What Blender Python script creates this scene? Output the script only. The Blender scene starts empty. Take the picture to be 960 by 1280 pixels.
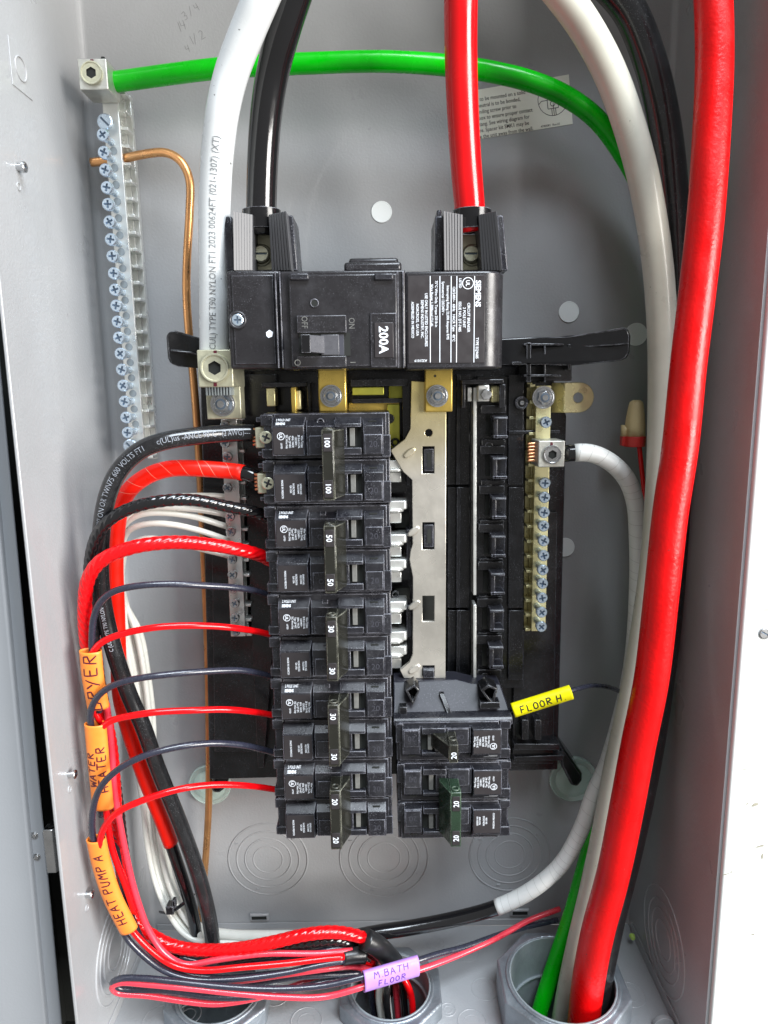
import bpy, bmesh, math, random
from mathutils import Vector, Matrix
random.seed(7)
S = bpy.context.scene
COL = S.collection
PI = math.pi
# ------------------------------------------------------------------ camera
# World frame: X right, Z up, +Y into the back wall of the cabinet (back wall at Y=0).
# All modelling below is in millimetres (x, z, h) with h = distance in front of the back wall.
F = 870.0
def _n(v): return v.normalized()
_dn = _n(Vector((545-480, 5536-640, F)))
_d = Vector((475-480, 490-640, F)); _d = _n(_d - _d.dot(_dn)*_dn)
_x = _dn.cross(_d)
if _x.x < 0: _x = -_x
CAMX, CAMZ, CAMD = 178.81, 398.36, 466.89
def U(px, py, h):
    """mm point (x, z, h) that lies at height h over the back wall on the line of sight px,py"""
    r = Vector((px-480, py-640, F)); t = (CAMD-h)/r.dot(_d); r = r*t
    return (CAMX + r.dot(_x), CAMZ - r.dot(_dn), h)
def Uz(px, py, z):
    """same, on the horizontal plane z"""
    r = Vector((px-480, py-640, F)); t = (CAMZ-z)/r.dot(_dn); r = r*t
    return (CAMX + r.dot(_x), z, CAMD - r.dot(_d))
def W(p): return Vector((p[0], -p[2], p[1]))*0.001
def cw(v): return Vector((v.dot(_x), v.dot(_d), -v.dot(_dn)))
cam = bpy.data.objects.new('camera', bpy.data.cameras.new('camera'))
COL.objects.link(cam)
cx_, cy_, cz_ = cw(Vector((1,0,0))), cw(Vector((0,-1,0))), cw(Vector((0,0,-1)))
m = Matrix(((cx_.x,cy_.x,cz_.x,0),(cx_.y,cy_.y,cz_.y,0),(cx_.z,cy_.z,cz_.z,0),(0,0,0,1)))
m.translation = Vector((CAMX, -CAMD, CAMZ))*0.001
cam.matrix_world = m
cam.data.sensor_fit = 'VERTICAL'; cam.data.sensor_height = 36; cam.data.lens = F/1280*36
cam.data.clip_start = 0.01; cam.data.clip_end = 50
S.camera = cam
# ------------------------------------------------------------------ light
w = bpy.data.worlds.new('World'); S.world = w; w.use_nodes = True
bg = w.node_tree.nodes['Background']; bg.inputs[0].default_value = (1.0,0.985,0.96,1); bg.inputs[1].default_value = 0.30
def area(name, loc, target, sx, sy, power, col):
    l = bpy.data.lights.new(name, 'AREA'); l.shape = 'RECTANGLE'; l.size = sx; l.size_y = sy; l.energy = power; l.color = col
    o = bpy.data.objects.new(name, l); COL.objects.link(o); o.location = loc
    o.rotation_euler = (Vector(target)-Vector(loc)).to_track_quat('-Z','Y').to_euler()
    return o
area('window_light', (2.3,-1.7,0.55), (0.15,0,0.25), 1.3, 1.3, 132, (1.0,0.97,0.93))
area('overhead_light', (1.10,-1.6,3.0), (0.18,0,0.15), 2.0, 1.4, 190, (0.82,0.91,1.0))
S.view_settings.view_transform = 'Standard'; S.view_settings.look = 'None'
S.view_settings.exposure = 0.08; S.view_settings.gamma = 1.0
# ------------------------------------------------------------------ materials
def mat(name, col, rough=0.5, metal=0.0, bump=0.0, bscale=400, var=0.0, vscale=40, spec=0.5, edge=None, dust=None,
        trans=0.0, alpha=None, coat=0.0, specks=None, aniso=None, edger=0.00025, zmix=None):
    M = bpy.data.materials.new(name); M.use_nodes = True; N = M.node_tree.nodes; L = M.node_tree.links
    b = N['Principled BSDF']; b.inputs['Roughness'].default_value = rough; b.inputs['Metallic'].default_value = metal
    b.inputs['Specular IOR Level'].default_value = spec
    b.inputs['Coat Weight'].default_value = coat; b.inputs['Coat Roughness'].default_value = 0.08
    b.inputs['Transmission Weight'].default_value = trans
    if alpha is not None: b.inputs['Alpha'].default_value = alpha
    c = N.new('ShaderNodeRGB'); c.outputs[0].default_value = (*col,1); out = c.outputs[0]
    tc = N.new('ShaderNodeTexCoord')
    g = N.new('ShaderNodeNewGeometry')
    pos = g.outputs['Position']
    def noise(sc, det=3, r=.5):
        n = N.new('ShaderNodeTexNoise'); n.inputs['Scale'].default_value = sc; n.inputs['Detail'].default_value = det
        n.inputs['Roughness'].default_value = r; L.new(pos, n.inputs['Vector']); return n.outputs['Fac']
    def ramp(i, a, b_, v0=0, v1=1):
        r = N.new('ShaderNodeMapRange'); r.inputs[1].default_value = a; r.inputs[2].default_value = b_
        r.inputs[3].default_value = v0; r.inputs[4].default_value = v1; L.new(i, r.inputs[0]); return r.outputs[0]
    def mix(f, a, bcol):
        mx = N.new('ShaderNodeMix'); mx.data_type = 'RGBA'; L.new(f, mx.inputs[0]); L.new(a, mx.inputs[6])
        mx.inputs[7].default_value = (*bcol,1); return mx.outputs[2]
    if var:
        f = ramp(noise(vscale, 5, .6), .3, .7, 0, 1)
        out = mix(f, out, tuple(x*(1-var) for x in col))
        rr = ramp(noise(vscale*1.7, 4), .3, .7, max(0,rough-.08), min(1,rough+.12)); L.new(rr, b.inputs['Roughness'])
    if zmix:
        sp = N.new('ShaderNodeSeparateXYZ'); L.new(pos, sp.inputs[0]); out = mix(ramp(sp.outputs[2], zmix[0], zmix[1]), out, zmix[2])
    if specks:   # (scale, threshold, colour)
        f = ramp(noise(specks[0], 2, .7), specks[1], specks[1]+.03, 0, .85)
        out = mix(f, out, specks[2])
    if dust:
        f1 = ramp(noise(2600, 1, .5), .69, .74, 0, 1); f2 = ramp(noise(45, 4, .6), .42, .62, .12, 1)
        mm = N.new('ShaderNodeMath'); mm.operation = 'MULTIPLY'; L.new(f1, mm.inputs[0]); L.new(f2, mm.inputs[1])
        out = mix(mm.outputs[0], out, dust)
        f3 = ramp(noise(70, 6, .75), .45, .8, 0, .35); out = mix(f3, out, tuple(x*.22 for x in dust))
    if edge:  # lighter colour painted along edges, standing in for edge highlights
        bv = N.new('ShaderNodeBevel'); bv.samples = 3; bv.inputs[0].default_value = edger
        dt = N.new('ShaderNodeVectorMath'); dt.operation = 'DOT_PRODUCT'
        L.new(bv.outputs[0], dt.inputs[0]); L.new(g.outputs['Normal'], dt.inputs[1])
        f = ramp(dt.outputs['Value'], .985, .90, 0, 1)
        nz = ramp(noise(160, 3, .7), .38, .6, .12, .85)
        mm = N.new('ShaderNodeMath'); mm.operation = 'MULTIPLY'; L.new(f, mm.inputs[0]); L.new(nz, mm.inputs[1])
        out = mix(mm.outputs[0], out, edge)
    L.new(out, b.inputs['Base Color'])
    if bump:
        bp = N.new('ShaderNodeBump'); bp.inputs['Strength'].default_value = bump; bp.inputs['Distance'].default_value = 0.0004
        L.new(noise(bscale, 3, .5), bp.inputs['Height']); L.new(bp.outputs[0], b.inputs['Normal'])
    return M
MT = {}
MT['grey'] = mat('grey_paint', (.355,.362,.372), .34, bump=.42, bscale=620, var=.11, vscale=16, coat=.4, specks=(1300,.745,(.22,.21,.19)))
MT['grey2'] = mat('grey_door_paint', (.30,.315,.335), .38, bump=.15, bscale=700, var=.05, vscale=9)
MT['white'] = mat('white_paint', (.60,.62,.61), .45, bump=.1, bscale=500, specks=(34,.705,(.42,.38,.30)), var=.03, vscale=14)
MT['dark'] = mat('shade_black', (.012,.014,.012), .8, var=.5, vscale=30)  # near-black colour standing in for shade in holes, pockets and gaps
MT['white_disc'] = mat('white_disc_face', (.80,.84,.84), .35, bump=.05)
MT['black'] = mat('black_plastic', (.012,.012,.016), .27, bump=.12, bscale=2500, edge=(.50,.51,.60), dust=(.42,.43,.47), var=.2, vscale=60, edger=.00055)
MT['blackb'] = mat('black_base_plastic', (.007,.007,.008), .20, bump=.08, bscale=1500, edge=(.22,.22,.26), dust=(.25,.25,.28), var=.2, vscale=30, edger=.00045)
MT['main'] = mat('main_breaker_plastic', (.017,.016,.018), .27, bump=.10, bscale=2600, edge=(.45,.45,.52), dust=(.32,.32,.36), var=.15, vscale=60, edger=.0005)
MT['shiny'] = mat('glossy_black_plastic', (.008,.008,.009), .13, edge=(.50,.51,.56), var=.2, vscale=80, edger=.0005)
MT['lblbg'] = mat('black_label', (.030,.026,.028), .38, var=.2, vscale=90)
MT['handle'] = mat('handle_tie_black', (.018,.018,.014), .20, bump=.15, bscale=1200, edge=(.62,.62,.50), var=.3, vscale=90, edger=.0005)
MT['green_tie'] = mat('handle_tie_green', (.020,.042,.024), .22, bump=.15, bscale=1000, edge=(.45,.60,.45), var=.35, vscale=120, edger=.0005)
MT['slider'] = mat('grey_slider', (.17,.17,.16), .5, var=.3, vscale=400)
MT['print'] = mat('white_print', (.78,.82,.88), .6)
MT['emb'] = mat('embossed_black', (.055,.056,.07), .35)
MT['zinc'] = mat('zinc_screw', (.66,.78,.90), .25, .8, bump=.2, bscale=1500, var=.2, vscale=300)
MT['alu'] = mat('tin_plated_bar', (.80,.81,.78), .32, .75, bump=.1, bscale=900, var=.1, vscale=90)
MT['lug'] = mat('aluminium_lug', (.66,.66,.60), .42, .8, bump=.25, bscale=1200, var=.18, vscale=200)
MT['lugy'] = mat('yellowish_lug', (.60,.59,.44), .45, .7, bump=.25, bscale=1200, var=.2, vscale=160, edge=(.8,.8,.7))
MT['gold'] = mat('yellow_zinc', (.80,.58,.14), .30, .8, bump=.12, bscale=900, var=.28, vscale=60)
MT['golds'] = mat('yellow_zinc_bar', (.80,.74,.42), .28, .6, bump=.12, bscale=900, var=.2, vscale=60)
MT['bus'] = mat('plated_bus', (.80,.76,.68), .27, .72, bump=.8, bscale=110, var=.42, vscale=20, specks=(900,.70,(.9,.9,.88)), zmix=(.345,.41,(.80,.66,.22)))  # colour mottling painted in to stand for uneven reflections
MT['lime'] = mat('lime_zinc', (.62,.62,.10), .35, .7, var=.3, vscale=70)
MT['copper'] = mat('copper', (.84,.42,.17), .30, .85, bump=.1, bscale=500, var=.35, vscale=45)
MT['cu2'] = mat('bright_copper', (.85,.42,.22), .3, 1.0)
MT['c_white'] = mat('white_insulation', (.72,.75,.76), .25, var=.06, vscale=40, coat=.3, specks=(330,.735,(.12,.12,.12)))
MT['c_white2'] = mat('ivory_insulation', (.62,.61,.52), .30, var=.22, vscale=26, specks=(420,.735,(.16,.15,.12)), coat=.2)
MT['c_wthin'] = mat('white_wire', (.70,.70,.64), .3, var=.1, vscale=70, coat=.3)
MT['c_black'] = mat('black_insulation', (.008,.008,.009), .13, coat=.4, bump=.1, bscale=300)
MT['c_black2'] = mat('black_cable_dusty', (.010,.010,.011), .22, dust=(.26,.27,.29), coat=.3, bump=.15, bscale=300)
MT['c_red'] = mat('red_insulation', (.76,.003,.006), .20, coat=.3, var=.12, vscale=30, spec=.35)
MT['c_redb'] = mat('red_cable_scuffed', (.74,.002,.003), .30, bump=.5, bscale=500, var=.28, vscale=38, spec=.35, specks=(420,.73,(.30,.02,.02)))
MT['c_pink'] = mat('red_wire_dusty', (.82,.045,.075), .28, coat=.4, var=.15, vscale=80)
MT['c_blk'] = mat('black_wire', (.026,.028,.045), .24, coat=.5, bump=.3, bscale=1400, var=.2, vscale=200)
MT['c_green'] = mat('green_insulation', (.000,.50,.004), .27, coat=.2, var=.22, vscale=55, spec=.3, bump=.3, bscale=260, specks=(380,.745,(.01,.14,.02)))
MT['tape_red'] = mat('red_tape', (.90,.012,.004), .33, bump=.2, bscale=200, var=.1, vscale=60, spec=.35)
MT['tape_line'] = mat('tape_overlap_edge', (.72,.30,.22), .4)
MT['tape_white'] = mat('white_tape', (.74,.75,.73), .38, var=.08, vscale=60, bump=.25, bscale=200)
MT['tape_wline'] = mat('white_tape_overlap', (.30,.30,.28), .5)
MT['tape_black'] = mat('black_tape', (.014,.014,.015), .30, bump=.5, bscale=150)
MT['orange'] = mat('orange_heatshrink', (.94,.265,.035), .40, bump=.6, bscale=160, var=.08, vscale=80)
MT['yellow'] = mat('yellow_heatshrink', (.92,.84,.004), .38, bump=.6, bscale=170, var=.05, vscale=80, spec=.3)
MT['purple'] = mat('purple_heatshrink', (.46,.25,.70), .40, bump=.6, bscale=170, var=.12, vscale=90)
MT['ink'] = mat('dark_marker', (.02,.012,.014), .5)
MT['inkred'] = mat('maroon_marker', (.10,.008,.020), .5)
MT['inkpur'] = mat('purple_marker', (.07,.010,.22), .5)
MT['pencil'] = mat('pencil', (.20,.20,.20), .6)
MT['paper'] = mat('sticker', (.84,.84,.74), .35, var=.06, vscale=30, coat=.3)
MT['cast'] = mat('cast_zinc', (.36,.40,.44), .42, .7, bump=.9, bscale=450, var=.4, vscale=45, edge=(.75,.78,.82))
MT['castin'] = mat('cast_inner', (.30,.34,.36), .55, .3, bump=.5, bscale=400, var=.3, vscale=60)
MT['tan'] = mat('tan_plastic', (.62,.49,.26), .42, bump=.1)
MT['nutred'] = mat('red_nut_base', (.58,.035,.03), .4)
MT['steel'] = mat('steel', (.62,.63,.64), .25, 1.0, var=.2, vscale=150)
MT['shade_metal'] = mat('screw_shade_metal', (.17,.22,.29), .4, .8)  # darker metal, painted shade for recess floors and bolt sides
MT['ribs'] = mat('ribbed_plastic', (.06,.06,.065), .48, spec=.8)
MT['greyplas'] = mat('grey_plastic', (.09,.09,.10), .28, var=.2, vscale=300)
MT['stain'] = mat('stain', (.34,.32,.25), .7, var=.4, vscale=600)
MT['plate'] = mat('plate_plastic', (.012,.012,.018), .42, spec=.35, edge=(.50,.51,.60), edger=.0005, dust=(.25,.25,.3))
MT['lime_p'] = mat('lime_fleck', (.5,.7,.15), .5)
def clearmat():
    M = bpy.data.materials.new('clear_plastic'); M.use_nodes = True; N = M.node_tree.nodes; L = M.node_tree.links
    b = N['Principled BSDF']; b.inputs['Base Color'].default_value = (.70,.86,.79,1); b.inputs['Roughness'].default_value = .03
    b.inputs['Alpha'].default_value = .40; b.inputs['Specular IOR Level'].default_value = .8
    return M
MT['clear'] = clearmat()
# ------------------------------------------------------------------ object helpers
ORG = {}
def tag(o, label=None, cat=None, group=None, kind=None):
    if label: o['label'] = label
    if cat: o['category'] = cat
    if group: o['group'] = group
    if kind: o['kind'] = kind
    return o
def thing(name, p, label, cat, group=None):
    o = bpy.data.objects.new(name, None); COL.objects.link(o); o.location = W(p); o.empty_display_size = .01
    ORG[o.name] = W(p)
    return tag(o, label, cat, group)
def link(name, me, parent=None, label=None, smooth=False, bevel=0, mt=None, seg=2):
    o = bpy.data.objects.new(name, me); COL.objects.link(o)
    if parent is not None:
        o.parent = parent; off = ORG[parent.name]
        me.transform(Matrix.Translation(-off)); ORG[o.name] = off.copy()
    else: ORG[o.name] = Vector((0,0,0))
    if mt: me.materials.append(MT[mt])
    if smooth:
        for p in me.polygons: p.use_smooth = True
    if bevel:
        b = o.modifiers.new('bevel','BEVEL'); b.width = bevel*.001; b.segments = seg; b.limit_method = 'ANGLE'; b.angle_limit = .6
        b.harden_normals = False
        if not smooth:
            for p in me.polygons: p.use_smooth = True
            try: me.set_sharp_from_angle(angle=.7)
            except Exception: pass
    if label: o['label'] = label
    return o
def inst(name, me, parent, p, rot=None, scale=None, label=None):
    """another object that shares mesh data (mesh is modelled round its own origin)"""
    o = bpy.data.objects.new(name, me); COL.objects.link(o); o.parent = parent
    o.location = W(p) - (ORG[parent.name] if parent else Vector((0,0,0)))
    if rot: o.rotation_euler = rot
    if scale: o.scale = scale
    ORG[o.name] = W(p)
    if label: o['label'] = label
    return o
class MB:
    def __init__(s): s.v = []; s.f = []
    def add(s, vs, fs):
        n = len(s.v); s.v += [tuple(p) for p in vs]; s.f += [tuple(i+n for i in f) for f in fs]; return s
    def box(s, x0, x1, z0, z1, h0, h1):
        vs = [(x,z,h) for h in (h0,h1) for z in (z0,z1) for x in (x0,x1)]
        return s.add(vs, [(0,1,3,2),(4,6,7,5),(0,4,5,1),(2,3,7,6),(0,2,6,4),(1,5,7,3)])
    def ridge(s, x0, x1, z0, z1, h0, h1, ch=0, chb=0, chl=0, chr_=0):
        """block whose front face is inset by chamfers: ch on top, chb bottom, chl left, chr_ right"""
        c = max(ch,chb,chl,chr_)
        if c <= 0: return s.box(x0,x1,z0,z1,h0,h1)
        hm = max(h0+.01, h1-1.1*c)
        vs = [(x0,z0,h0),(x1,z0,h0),(x1,z1,h0),(x0,z1,h0),(x0,z0,hm),(x1,z0,hm),(x1,z1,hm),(x0,z1,hm),(x0+chl,z0+chb,h1),(x1-chr_,z0+chb,h1),(x1-chr_,z1-ch,h1),(x0+chl,z1-ch,h1)]
        fs = [(0,3,2,1),(8,9,10,11)]
        for b in (0,4): fs += [(b,b+1,b+5,b+4),(b+1,b+2,b+6,b+5),(b+2,b+3,b+7,b+6),(b+3,b,b+4,b+7)]
        return s.add(vs, fs)
    def prism(s, pts, h0, h1):
        n = len(pts); vs = [(x,z,h0) for x,z in pts]+[(x,z,h1) for x,z in pts]
        fs = [tuple(range(n))[::-1], tuple(range(n,2*n))]+[(i,(i+1)%n,(i+1)%n+n,i+n) for i in range(n)]
        return s.add(vs, fs)
    def cyl(s, x, z, h0, h1, r, n=20, r1=None, hole=None):
        r1 = r if r1 is None else r1
        c = [(math.cos(2*PI*i/n), math.sin(2*PI*i/n)) for i in range(n)]
        vs = [(x+r*a,z+r*b,h0) for a,b in c]+[(x+r1*a,z+r1*b,h1) for a,b in c]
        fs = [tuple(range(n))[::-1], tuple(range(n,2*n))]+[(i,(i+1)%n,(i+1)%n+n,i+n) for i in range(n)]
        return s.add(vs, fs)
    def torus(s, x, z, h, R, r, n=48, m=6, axis='h', sx=1):
        vs = []
        for i in range(n):
            a = 2*PI*i/n
            for j in range(m):
                b = 2*PI*j/m; rr = R+r*math.cos(b)
                p = (rr*math.cos(a), rr*math.sin(a), r*math.sin(b))
                if axis == 'h': vs.append((x+p[0], z+p[1], h+p[2]))
                elif axis == 'x': vs.append((x+p[2], z+p[1], h+p[0]))
                else: vs.append((x+p[0], z+p[2], h+p[1]))
        fs = [(i*m+j, ((i+1)%n)*m+j, ((i+1)%n)*m+(j+1)%m, i*m+(j+1)%m) for i in range(n) for j in range(m)]
        return s.add(vs, fs)
    def mesh(s, name='mesh', merge=False):
        me = bpy.data.meshes.new(name); me.from_pydata([W(p) for p in s.v], [], s.f)
        bm = bmesh.new(); bm.from_mesh(me)
        if merge: bmesh.ops.remove_doubles(bm, verts=bm.verts, dist=1e-6)
        bmesh.ops.recalc_face_normals(bm, faces=bm.faces); bm.to_mesh(me); bm.free(); me.update(); return me
    def build(s, name, mt, parent=None, label=None, bevel=0.0, smooth=False, merge=False, seg=2):
        return link(name, s.mesh(name, merge), parent, label, smooth, bevel, mt, seg)
    # pixel rectangle evaluated on its front plane h1
    def bx(s, x0, y0, x1, y1, h0, h1, **k):
        a = R4(x0,y0,x1,y1,h1); return s.ridge(*a, h0, h1, **k)
def R4(x0, y0, x1, y1, h):
    a = U(x0,(y0+y1)/2,h)[0]; b = U(x1,(y0+y1)/2,h)[0]; c = U((x0+x1)/2,y1,h)[1]; d = U((x0+x1)/2,y0,h)[1]
    return a, b, c, d
def circ(x, z, r, n=24, ph=0): return [(x+r*math.cos(2*PI*i/n+ph), z+r*math.sin(2*PI*i/n+ph)) for i in range(n)]
def plate(outer, holes, h0, h1, place=None):
    """flat plate with holes, as a closed solid; returns MB. place maps (a,b,c)->(x,z,h)"""
    bm = bmesh.new(); es = []
    for lp in [outer]+holes:
        vs = [bm.verts.new((a,b,0)) for a,b in lp]
        es += [bm.edges.new((vs[i],vs[(i+1)%len(vs)])) for i in range(len(vs))]
    bmesh.ops.triangle_fill(bm, edges=es, use_beauty=True)
    bm.verts.index_update()
    P = [(v.co.x,v.co.y) for v in bm.verts]; T = [tuple(v.index for v in f.verts) for f in bm.faces]; bm.free()
    n = len(P); f = place or (lambda a,b,c:(a,b,c))
    mb = MB(); vs = [f(a,b,h1) for a,b in P]+[f(a,b,h0) for a,b in P]; fs = T+[tuple(i+n for i in t[::-1]) for t in T]
    k = 0
    for lp in [outer]+holes:
        L = len(lp); fs += [(k+i,k+(i+1)%L,k+(i+1)%L+n,k+i+n) for i in range(L)]; k += L
    mb.add(vs, fs); return mb
# ---- tubes
WARN = []
class Tube:
    def __init__(s, pts, r, step=2.5, flat=1.0, name=''):
        """pts: list of mm points (x,z,h) or (x,z,h,r)"""
        P = [Vector(p[:3]) for p in pts]; Rr = [(p[3] if len(p) > 3 else r) for p in pts]
        out = []; rr = []
        n = len(P)
        for i in range(n-1):
            p0 = P[i-1] if i else P[0]*2-P[1]; p1 = P[i]; p2 = P[i+1]; p3 = P[i+2] if i+2 < n else P[-1]*2-P[-2]
            k = max(2, int((p2-p1).length/step))
            d1 = max((p1-p0).length,1e-3)**.5; d2 = max((p2-p1).length,1e-3)**.5; d3 = max((p3-p2).length,1e-3)**.5
            m1 = ((p1-p0)/d1-(p2-p0)/(d1+d2)+(p2-p1)/d2)*d2; m2 = ((p2-p1)/d2-(p3-p1)/(d2+d3)+(p3-p2)/d3)*d2
            for j in range(k):
                t = j/k; t2 = t*t; t3 = t2*t
                out.append(p1*(2*t3-3*t2+1)+m1*(t3-2*t2+t)+p2*(-2*t3+3*t2)+m2*(t3-t2)); rr.append(Rr[i]*(1-t)+Rr[i+1]*t)
        out.append(P[-1]); rr.append(Rr[-1])
        for _ in range(2):   # soften hand-placed points
            out = [out[0]]+[(out[i-1]+out[i]*2+out[i+1])/4 for i in range(1,len(out)-1)]+[out[-1]]
        s.c = out; s.r = rr; s.flat = flat; s.n = len(out)
        s.s = [0]
        for i in range(1,s.n): s.s.append(s.s[-1]+(out[i]-out[i-1]).length)
        s.T = []; s.N = []; s.B = []; pn = None
        for i in range(s.n):
            t = (out[min(i+1,s.n-1)]-out[max(i-1,0)]).normalized()
            ref = Vector((0,0,1)); nn = ref-ref.dot(t)*t
            if nn.length < .35 and pn is not None:
                nn = pn-pn.dot(t)*t
            nn.normalize()
            if pn is not None and nn.dot(pn) < 0: nn = -nn
            pn = nn; s.T.append(t); s.N.append(nn); s.B.append(nn.cross(t))
        for c, r_ in zip(out, rr):
            if c.x < r_-.5 or c.x > 362-r_+.5 or c.z < r_-.5: WARN.append((name, tuple(round(q,1) for q in c))); break
    def at(s, L):
        L = max(0, min(L, s.s[-1])); 
        lo, hi = 0, s.n-1
        while hi-lo > 1:
            mid = (lo+hi)//2
            if s.s[mid] <= L: lo = mid
            else: hi = mid
        t = (L-s.s[lo])/max(1e-6, s.s[hi]-s.s[lo])
        lerp = lambda a: a[lo].lerp(a[hi], t)
        return lerp(s.c), lerp(s.N), lerp(s.B), s.r[lo]*(1-t)+s.r[hi]*t
    def surf(s, L, phi, off=0.0):
        c, n, b, r = s.at(L); return c + n*math.cos(phi)*(r*s.flat+off) + b*math.sin(phi)*(r+off)
    def near(s, p):
        q = Vector(p[:3]); i = min(range(s.n), key=lambda k:(s.c[k]-q).length); return s.s[i]
    def mesh(s, mb, seg=16, lobes=0, amp=0, pitch=20, l0=None, l1=None, dr=0, caps=True, nz=0):
        idx = [i for i in range(s.n) if (l0 is None or s.s[i] >= l0) and (l1 is None or s.s[i] <= l1)]
        vs = []
        for i in idx:
            for j in range(seg):
                a = 2*PI*j/seg; k = 1.0
                if lobes: 
                    q = abs(math.sin(lobes*.5*(a - 2*PI*s.s[i]/pitch))); k = 1-amp+amp*q**.6
                rr = (s.r[i]+dr)*k
                p = s.c[i]+s.N[i]*math.cos(a)*rr*s.flat+s.B[i]*math.sin(a)*rr; vs.append(p[:])
        m_ = len(idx); fs = [(i*seg+j,i*seg+(j+1)%seg,(i+1)*seg+(j+1)%seg,(i+1)*seg+j) for i in range(m_-1) for j in range(seg)]
        if caps: fs += [tuple(range(seg)), tuple(range((m_-1)*seg, m_*seg))]
        mb.add(vs, fs); return mb
def ppt(pts): return [U(*p[:3])+tuple(p[3:]) for p in pts]
def cable(name, pts, r, mt, label, cat, seg=18, lobes=0, amp=0, pitch=20, parent=None, step=2.5, group=None, raw=None):
    P = ppt(pts) if raw is None else raw
    t = Tube(P, r, step=step, name=name); mb = MB(); t.mesh(mb, seg=seg, lobes=lobes, amp=amp, pitch=pitch)
    base = parent
    o = link(name, mb.mesh(name), parent, None, True, 0, mt)
    if parent is None: tag(o, label, cat, group)
    elif label: o['label'] = label
    return o, t
def cable_thing(name, pts, r, mt, label, cat, seg=18, part='insulation', group=None, **k):
    P = ppt(pts); th = thing(name, P[-1], label, cat, group)
    o, t = cable(part, pts, r, mt, None, None, seg=seg, parent=th, **k); return th, o, t
# ---- lettering
_tc = {}
def glyphs(text, size, bold=0.0):
    k = (text, bold)
    if k not in _tc:
        cu = bpy.data.curves.new('t','FONT'); cu.body = text; cu.size = 1; cu.resolution_u = 2; cu.offset = bold
        ob = bpy.data.objects.new('t', cu); me = ob.to_mesh()
        vs = [(v.co.x,v.co.y) for v in me.vertices]; fs = [tuple(p.vertices) for p in me.polygons]
        ob.to_mesh_clear(); bpy.data.objects.remove(ob); bpy.data.curves.remove(cu)
        if vs:
            x0 = min(v[0] for v in vs); vs = [(a-x0,b) for a,b in vs]
        _tc[k] = (vs, fs)
    vs, fs = _tc[k]
    return [(a*size,b*size) for a,b in vs], fs
def width(vs): return max(a for a,b in vs) if vs else 0
def tflat(mb, text, size, c, rot=0, bold=0.0, center=True, sx=1.0):
    """flat text on plane h; size = cap height mm; c = (x,z,h) centre (or left baseline)"""
    vs, fs = glyphs(text, size/.73, bold); w_ = width(vs)
    ca, sa = math.cos(math.radians(rot)), math.sin(math.radians(rot))
    out = []
    for a,b in vs:
        a = a*sx - (w_*sx/2 if center else 0); b -= size/2
        out.append((c[0]+a*ca-b*sa, c[1]+a*sa+b*ca, c[2]))
    mb.add(out, fs)
def ttube(mb, text, size, tb, L, phi=0.0, d=1, off=.06, bold=0.01, sx=1.0):
    vs, fs = glyphs(text, size/.73, bold)
    r = tb.at(L)[3]; off = off+size*size/(8*r)
    mb.add([tb.surf(L+d*a*sx, phi+d*(b-size/2)/r, off)[:] for a,b in vs], fs); return L+d*width(vs)*sx
# hand lettering as pen strokes, on a unit 0..1 box
HAND = {'D':[[(.1,0),(.12,1)],[(-.02,.95),(.5,.92),(.8,.55),(.6,.1),(0,.02)]],'R':[[(.1,0),(.12,1)],[(.05,.97),(.6,.95),(.68,.65),(.15,.48)],[(.25,.5),(.75,0)]],
'Y':[[(0,1),(.35,.5)],[(.75,1),(.2,-.05)]],'E':[[(.1,0),(.1,1)],[(.08,1),(.7,.97)],[(.1,.52),(.6,.52)],[(.08,.02),(.72,0)]],
'W':[[(0,1),(.2,0),(.42,.7),(.6,0),(.85,1)]],'A':[[(0,0),(.35,1),(.7,0)],[(.12,.4),(.62,.38)]],'T':[[(.35,0),(.37,1)],[(-.05,1),(.8,.96)]],
'H':[[(.05,0),(.1,1)],[(.65,0),(.7,1)],[(.08,.5),(.68,.5)]],'P':[[(.12,0),(.1,1)],[(.05,.97),(.6,.95),(.68,.62),(.12,.45)]],
'U':[[(.05,1),(.1,.2),(.35,0),(.6,.2),(.65,1)]],'M':[[(0,0),(.12,1),(.38,.45),(.62,1),(.78,0)]],'F':[[(.1,0),(.1,1)],[(.08,1),(.7,.97)],[(.1,.52),(.58,.52)]],
'L':[[(.1,1),(.1,.03),(.65,0)]],'O':[[(.35,1),(.06,.7),(.08,.2),(.35,0),(.65,.22),(.66,.75),(.35,1)]],'.':[[(.2,.02),(.28,.06)]],
'B':[[(.1,0),(.1,1)],[(.05,1),(.55,.95),(.55,.58),(.12,.52)],[(.15,.52),(.68,.45),(.62,.05),(.05,0)]],' ':[],
'4':[[(.0,1),(.02,.5),(.5,.48)],[(.42,1),(.4,0)]],'1':[[(.3,1),(.28,0)]],'/':[[(0,-.1),(.5,1.1)]],'2':[[(0,.85),(.3,1),(.5,.75),(0,0),(.6,.04)]],'3':[[(0,.9),(.4,1),(.45,.65),(.15,.5),(.5,.4),(.4,.05),(0,.05)]]}
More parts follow.
